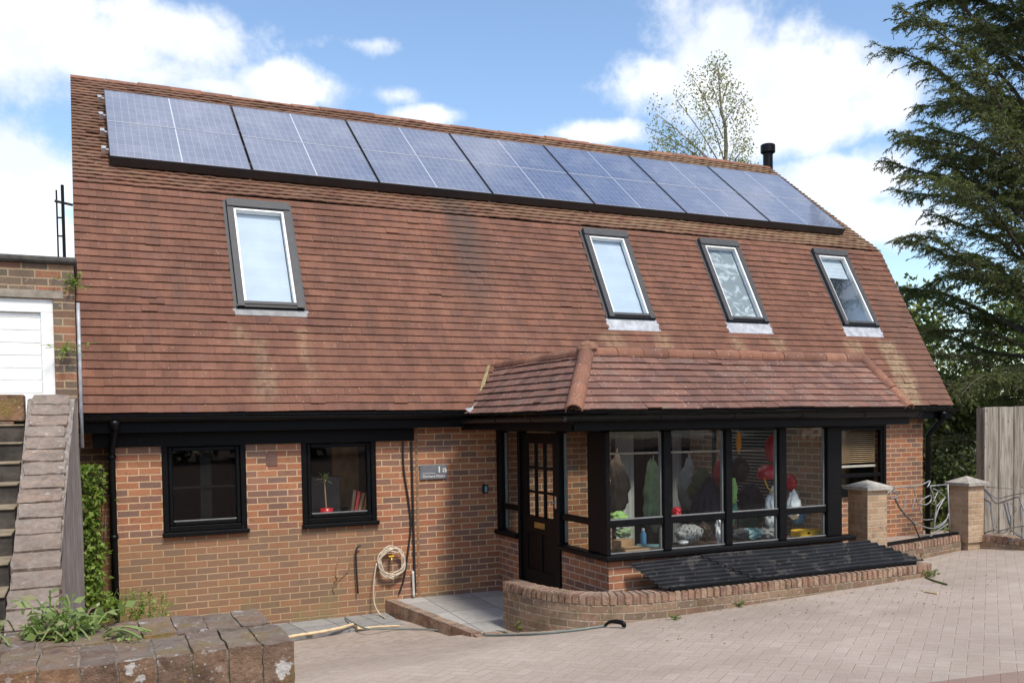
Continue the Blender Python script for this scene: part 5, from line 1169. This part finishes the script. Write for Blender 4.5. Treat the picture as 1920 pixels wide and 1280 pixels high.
small('orange_pennant', 'orange cloth hanging from the porch ceiling in the third pane', 'cloth', (1385, 828), -2.2, (.035, .02, .12), M_ORANGE, 2, .1)
small('rucksack', 'black rucksack under the red helmet in the porch', 'rucksack', (1408, 935), -2.0, (.16, .12, .17), M_NAVY, 22, .2)
mb = MB(); mb.bbox(7.45, 7.86, -2.0, -1.2, .9, .95, .01); mb.bbox(7.5, 7.54, -1.9, -1.86, .16, .9, .003); mb.bbox(7.5, 7.54, -1.34, -1.3, .16, .9, .003); tag(mb.build('side_table', M_GREY), 'grey topped table against the right wall of the porch', 'table')
mb = MB()
for k in range(40):
    a_ = k/40*2*PI*3; mb_ = None
pts = [Vector((8.12+.05*math.cos(k*.45), -2.3+.002*k, .85+.16*math.sin(k*.45))) for k in range(40)]; mb.tube(pts, .012, 6); tag(mb.build('coiled_flex', M_TEAL, smooth=True), 'pale blue flex coiled between the porch and the pillar', 'flex')

# ------------------------------------------------------------------ vegetation
rng = np.random.default_rng(5)
def leaf_mesh(name, P_, D_, S_, L_, Wd, m, parent=None, curl=0):
    """many small rhombic leaves: positions, directions, side vectors, lengths, widths"""
    n_ = len(P_); D_ = D_/np.linalg.norm(D_, axis=1)[:, None]; S_ = S_-D_*(S_*D_).sum(1)[:, None]; S_ = S_/(np.linalg.norm(S_, axis=1)[:, None]+1e-9)
    L_ = np.asarray(L_).reshape(-1, 1)*np.ones((n_, 1)); Wd = np.asarray(Wd).reshape(-1, 1)*np.ones((n_, 1))
    N_ = np.cross(D_, S_)
    v = np.stack([P_, P_+D_*L_*.45+S_*Wd*.5+N_*L_*curl, P_+D_*L_, P_+D_*L_*.45-S_*Wd*.5+N_*L_*curl], 1).reshape(-1, 3)
    me = bpy.data.meshes.new(name); me.vertices.add(4*n_); me.loops.add(4*n_); me.polygons.add(n_)
    me.vertices.foreach_set('co', v.ravel()); me.loops.foreach_set('vertex_index', np.arange(4*n_)); me.polygons.foreach_set('loop_start', np.arange(n_)*4)
    me.materials.append(m); me.update(calc_edges=True); me.validate()
    o = bpy.data.objects.new(name, me); COL.objects.link(o)
    if parent: o.parent = parent
    return o
def unit(n_): d = rng.normal(size=(n_, 3)); return d/np.linalg.norm(d, axis=1)[:, None]
# big conifer at the right: limbs that rise, then droop, hung with flat sprays
def conifer(label, base, H, reach, nl, name='conifer_tree'):
    t_ = thing(name, label, 'tree', base); mb = MB(); base = Vector(base); rs = random.Random(11)
    mb.tube([base, base+Vector((.1, 0, H*.4)), base+Vector((0, .1, H*.8)), base+Vector((0, 0, H))], [.34, .27, .12, .02], 10); P_, D_, L_ = [], [], []
    def spray(pts, n_, spread):
        """short needle tufts all along a twig"""
        K = len(pts)-1
        for w_ in range(n_):
            f = (w_+rs.random())/n_*K; k = min(K-1, int(f)); p_ = pts[k].lerp(pts[k+1], f-k); T_ = (pts[k+1]-pts[k]).normalized()
            d_ = (T_*rs.uniform(.4, 1)+Vector((rs.gauss(0, spread), rs.gauss(0, spread), rs.gauss(-.12, spread*.7)))).normalized()
            P_.append(tuple(p_)); D_.append(tuple(d_)); L_.append(rs.uniform(.045, .1))
    for i in range(nl):
        f = .04+.96*(i+rs.random())/nl; z = base.z+H*f; a_ = i*2.399+rs.uniform(-.4, .4)
        R_ = reach*(1-f)**.56*rs.uniform(.62, 1.1)+.3; d = Vector((math.cos(a_), math.sin(a_), 0)); sd = Vector((-d.y, d.x, 0)); low = max(0, 1-f*4)
        rise = rs.uniform(.4, 1.2)*min(1, .45+f)*(1-low)+rs.uniform(-.2, .3)*low; K = 10; wig = rs.uniform(-.25, .25); pts = []
        for k in range(K+1):
            s_ = k/K; pts.append(Vector((base.x, base.y, z))+d*R_*s_*(1-.22*rise)+sd*R_*wig*s_*s_+Vector((0, 0, R_*(rise*s_-.2*s_**3*(1-.5*min(1, rise))+.02*math.sin(9*s_+i)))))
        mb.tube(pts, [.05*(1-f*.5)*(1-k/K)+.007 for k in range(K+1)], 5)
        nt = int(R_*11)
        for q in range(nt):
            s_ = .12+.88*(q+rs.random())/nt; k = min(K-1, int(s_*K)); o = pts[k].lerp(pts[k+1], s_*K-k); T_ = (pts[k+1]-pts[k]).normalized(); side = 1 if q % 2 else -1
            tl = (.22+.62*(1-s_)**.7)*rs.uniform(.55, 1.25); td = (T_*rs.uniform(.7, 1.2)+sd*side*rs.uniform(.3, .9)+Vector((0, 0, rs.uniform(-.25, .5)))).normalized()
            tw = [o+td*tl*e+Vector((0, 0, -.3*tl*e*e)) for e in (0, .33, .66, 1)]
            if q % 2 == 0: mb.tube(tw, [.007, .005, .004, .003], 3, cap=False)
            spray(tw, int(14+tl*66), .36)
            for h in range(int(2+tl*7)):                     # hanging side shoots
                e = rs.uniform(.2, 1); p_ = o+td*tl*e+Vector((0, 0, -.3*tl*e*e)); l_ = rs.uniform(.1, .26); dd = (td*.5+Vector((rs.gauss(0, .5), rs.gauss(0, .5), rs.uniform(-.6, .1)))).normalized()
                spray([p_, p_+dd*l_*.5, p_+dd*l_+Vector((0, 0, -.04))], int(8+l_*60), .34)
        spray(pts[K-3:], 40, .4)
    mb.build('trunk', M_BARK, t_); P_ = np.array(P_); D_ = np.array(D_); n_ = len(P_)
    leaf_mesh('crown', P_, D_, rng.normal(size=(n_, 3)), np.array(L_), .017, M_NEEDLE, t_, .0); print('conifer tufts', n_)
conifer('tall dark conifer with rising branches and drooping tips at the right edge', (17.6, 1.6, -.2), 21, 4.75, 235)
def crown(name, clumps, n_, m, size, parent=None, flat_=.6):
    P_ = []; D_ = []
    for (c_, r_, wgt) in clumps:
        k = int(n_*wgt); d = unit(k); rad = rng.random(k)**.45; 
        off = np.array([mnoise.noise(Vector((*(q*2.2+np.array(c_)),))) for q in d])*.55
        P_.append(np.array(c_)+d*(rad*(1+off))[:, None]*np.array(r_)); D_.append(d*.5+unit(k)*.8-np.array([0, 0, .25]))
    P_ = np.concatenate(P_); D_ = np.concatenate(D_); k = len(P_)
    return leaf_mesh(name, P_, D_, unit(k), size*rng.uniform(.6, 1.3, k), size*.55*rng.uniform(.7, 1.2, k), m, parent, .08)
# birch behind the ridge
bt = thing('birch_tree', 'slender birch with sparse yellowish leaves rising behind the roof ridge', 'tree', (17.2, 12.5, -.3)); mb = MB()
cl = []; tb = Vector((17.2, 12.5, -.3)); trunk = [tb, at(1360, 330, t=28.3), at(1352, 200, t=28.3), at(1346, 128, t=28.3)]
mb.tube(smooth_path(trunk, 5), [.09-.082*k/15 for k in range(16)], 6)
for (u0, v0, u1, v1, w_) in [(1355, 330, 1232, 215, 1), (1357, 320, 1270, 190, 1), (1358, 340, 1230, 260, 1), (1356, 260, 1300, 150, 1), (1354, 240, 1395, 185, 1), (1353, 220, 1330, 150, .9), (1352, 200, 1370, 150, .9), (1360, 320, 1400, 230, 1), (1358, 330, 1215, 240, 1), (1362, 330, 1405, 270, .8), (1358, 330, 1280, 260, .8), (1350, 150, 1342, 118, .8), (1357, 300, 1320, 200, .9), (1362, 340, 1225, 285, .7), (1362, 345, 1385, 290, .8)]:
    a_, b_ = at(u0, v0, t=28.3), at(u1, v1, t=28.3+random.uniform(-1.5, 1.5)); mid = a_.lerp(b_, .5)+Vector((0, 0, .12)); pth = smooth_path([a_, mid, b_, b_+Vector((0, 0, -.2))], 4); mb.tube(pth, [.018*(1-k/len(pth))+.004 for k in range(len(pth))], 4)
    for k in range(4): s_ = .42+.19*k; c_ = a_.lerp(b_, s_)+Vector((random.uniform(-.25, .25), random.uniform(-.3, .3), random.uniform(-.25, .2))); cl.append((tuple(c_), (.33, .33, .42), .5*w_*random.uniform(.5, 1.4)))
mb.build('trunk', M_BIRCHBARK, bt); crown('crown', cl, 190, M_BIRCH, .085, bt)
def bush(name, label, cat, c_, r_, n_, m, size, seed, group=None, trunk=None):
    t_ = thing(name, label, cat, (c_[0], c_[1], -.3), group); random.seed(seed); cl = []
    k = 14
    for i in range(k):
        d = Vector((random.uniform(-1, 1), random.uniform(-1, 1), random.uniform(-.9, 1))); d = d.normalized()*random.uniform(.3, .95); q = random.uniform(.28, .5); cl.append(((c_[0]+d.x*r_[0], c_[1]+d.y*r_[1], c_[2]+d.z*r_[2]), (r_[0]*q, r_[1]*q, r_[2]*q*.8), 1/k))
    crown('crown', cl, n_, m, size, t_); mb = MB()
    for i in range(5): a_ = Vector((c_[0]+random.uniform(-.2, .2), c_[1], -.4)); b_ = Vector((c_[0]+random.uniform(-.6, .6)*r_[0], c_[1]+random.uniform(-.5, .5)*r_[1], c_[2]+.3*r_[2])); mb.tube(smooth_path([a_, a_.lerp(b_, .5)+Vector((.1, 0, .1)), b_], 3), [.06, .055, .05, .04, .03, .02, .012][:7], 5)
    mb.build('trunk', M_BARK, t_)
bush('shrub', 'dark evergreen shrub between the house corner and the fence', 'shrub', (15.2, 2.0, .9), (1.5, 1.2, 1.6), 7000, M_NEEDLEBG, .11, 2)
bush('shrub', 'light green shrub showing below the conifer beside the fence', 'shrub', (16.3, 3.6, 1.7), (1.7, 1.4, 1.7), 7000, M_SHRUB, .13, 3)
bush('shrub', 'low green shrub behind the leaf railing', 'shrub', (13.6, .6, .25), (1.1, .7, .7), 4500, M_SHRUB, .1, 4)
bush('shrub', 'yellow green shrub far behind the conifer', 'shrub', (21, 9, 2.6), (2.6, 2.2, 3), 6000, M_SHRUB, .2, 6)
bush('broadleaf_tree', 'pale leafy tree just visible past the right gable', 'tree', (23.5, 13.5, 4.2), (3.0, 3, 3.2), 3600, M_BIRCH, .2, 7)
bush('broadleaf_tree', 'grey green tree low behind the conifer at the far right', 'tree', (26, 8.0, 3.4), (3.5, 3, 3.6), 7000, M_SHRUB, .22, 8)
bush('broadleaf_tree', 'dark tree behind the fence at the right edge', 'tree', (17.5, -1.6, 2.0), (1.8, 1.5, 2.2), 8000, M_NEEDLEBG, .13, 9)
# woodland behind the photographer, seen only in the window glass
cl = []
for i in range(26): cl.append(((-16+i*1.9, -27+rng.uniform(-2.5, 2.5), rng.uniform(1.5, 6)), (1.9, 1.4, 2.6), 1/26))
o = crown('woodland', cl, 15000, M_NEEDLEBG, .5); tag(o, 'woodland', kind='stuff')
# climber on the left corner of the house
random.seed(3)
cv = thing('climbing_plant', 'bright green climber growing up the house corner beside the raking wall', 'plant', (.1, -.1, -.2)); mb = MB()
P_ = []; D_ = []
for i in range(1500):
    v = 868+random.random()**.85*270; k = (v-868)/270; wob = 14*math.sin(v*.05)+7*math.sin(v*.13)
    u = 150+random.random()**1.15*(40+.45*wob+30*max(0, k-.72)*2.5)+(random.gauss(0, 9) if random.random() < .18 else 0); p_ = at(u, v, Y=-.05-.22*random.random()*(1+k))
    P_.append(tuple(p_)); D_.append((random.uniform(-1, 1), -random.random()-.3, random.uniform(-1.1, .5)))
leaf_mesh('leaves', np.array(P_), np.array(D_), unit(len(P_)), rng.uniform(.05, .1, len(P_)), rng.uniform(.03, .045, len(P_)), M_IVY, cv, .1)
for k in range(9): u = 155+k*4.5; mb.tube(smooth_path([at(u+5, 1150, Y=-.04), at(u, 1060, Y=-.04), at(u+6*math.sin(k), 960, Y=-.04), at(u+3, 880, Y=-.04)], 4), .005, 4)
mb.build('stems', M_BARK, cv)
# weed clump on the foreground wall
def weed(name, label, cat, spots, m, seed=1, stems=True, parent_loc=(0, 0, 0)):
    t_ = thing(name, label, cat, parent_loc); random.seed(seed); P_ = []; D_ = []; L_ = []; mb = MB()
    for (b_, tip, n_, sz) in spots:
        b_, tip = Vector(b_), Vector(tip); pth = smooth_path([b_, b_.lerp(tip, .5)+Vector((0, 0, .02)), tip], 4); mb.tube(pth, .0022 if stems else .001, 4)
        for k in range(n_):
            f = random.uniform(.15, 1); p_ = b_.lerp(tip, f)+Vector((random.gauss(0, 1), random.gauss(0, 1), random.gauss(0, .6)))*sz*.35; P_.append(tuple(p_)); D_.append((random.uniform(-1, 1), random.uniform(-1, .6), random.uniform(-.5, .5))); L_.append(sz*random.uniform(.5, 1.2))
    n_ = len(P_); leaf_mesh('leaves', np.array(P_), np.array(D_), unit(n_)*np.array([1, 1, .35]), np.array(L_), np.array(L_)*.62, m, t_, .12); mb.build('stems', M_WEED, t_); return t_
sp = []
random.seed(12)
for i in range(52):
    u0, v0 = random.uniform(78, 180), random.uniform(1172, 1203); b_ = at(u0, v0, Z=1.6); u1 = u0+random.gauss(0, 22); v1 = v0-abs(random.gauss(0, 26))-4; tip = at(u1, v1, t=2.25+random.uniform(-.1, .15)); sp.append((b_, tip, 7, .033))
for i in range(9):
    u0, v0 = random.uniform(0, 90), random.uniform(1175, 1215); sp.append((at(u0, v0, Z=1.6), at(u0+random.uniform(-40, 40), v0-random.uniform(5, 25), t=2.2), 7, .02))
for i in range(7): sp.append((at(190, 1195, Z=1.6), at(230+i*9, 1190+random.uniform(-8, 8), Z=1.61), 5, .02))
weed('wall_weed', 'leafy green weed growing on top of the foreground wall', 'weed', sp, M_WEED, 4, parent_loc=(.0, -8.4, 1.6))
sp = []
for i in range(46):
    u0 = random.uniform(195, 310); b_ = at(u0, 1165, Y=-.35); sp.append((b_, at(u0+random.gauss(6, 10), 1135-random.random()*(34 if u0 < 330 else 10), Y=-.35+random.uniform(-.1, .1)), 8, .045))
weed('wall_weed', 'thin yellow green weeds standing against the house wall left of the window', 'weed', sp, M_IVY, 6, parent_loc=(1, -.35, -.2))
for (lab, u, v, Y_, s_) in [('tuft of weed at the foot of the garage corner pilaster', 140, 530, -.83, .3), ('weed tuft sprouting from the garage brick beside the white door', 122, 655, -.86, .45)]:
    sp = []; c_ = at(u, v, Y=Y_)
    for i in range(16): sp.append((c_, c_+Vector((random.gauss(0, .09), random.uniform(-.06, .0), random.gauss(.0, .055)))*(s_/.35), 7, .035))
    weed('wall_weed', lab, 'weed', sp, M_IVY, 9, parent_loc=c_)
def gpt(u, v): return ground_line([(u, v+9)], 0)[0]
for lab, u, v, h in [('bright dandelion clump at the foot of the curved wall end', 985, 1172, .11), ('small weed tuft at the foot of the planter wall by the drive', 1385, 1128, .05), ('yellow green weed at the base of the low wall beside the first pillar', 1704, 1038, .11), ('weed tuft at the foot of the pale capped pillar', 1680, 1040, .08), ('weed at the corner of the planter wall end', 1742, 1072, .07), ('small yellow weed tuft low on the planter wall middle', 1265, 1152, .045)]:
    b_ = gpt(u, v); sp = []; h *= 1.35
    for i in range(9): a_ = random.uniform(0, 2*PI); sp.append((b_, b_+Vector((math.cos(a_)*h*.9, math.sin(a_)*h*.9, h*random.uniform(.3, 1.1))), 6, h*.42))
    weed('ground_weed', lab, 'weed', sp, M_GRASS, 10, parent_loc=b_)
# leaf litter and twigs
mb = MB(); random.seed(21)
for i in range(150):
    u = random.uniform(1230, 1900); v = 1150-(u-1230)*.13+random.random()**2.2*70; p_ = gpt(u, v); a_ = random.uniform(0, PI); l_ = random.uniform(.01, .035); d = Vector((math.cos(a_), math.sin(a_), 0)); s_ = Vector((-d.y, d.x, 0))
    p_.z += .004; mb.poly([p_, p_+d*l_*.5+s_*l_*.3+Vector((0, 0, .006)), p_+d*l_, p_+d*l_*.5-s_*l_*.3+Vector((0, 0, .004))], [(0, 1, 2, 3)])
tag(mb.build('leaf_litter', M_DEBRIS), 'dry leaf litter scattered on the drive', 'litter', kind='stuff')
for lab, q in [('pale broken twig lying on the drive right of the planter wall', [(1733, 1110), (1758, 1114)]), ('green cut stem lying on the drive by the planter wall corner', [(1735, 1083), (1752, 1090), (1776, 1097)])]:
    mb = MB(); mb.tube(ground_line(q, .012), .01, 5); tag(mb.build('twig', M_GRASS if 'green' in lab else M_FOAM), lab, 'twig')
settle()
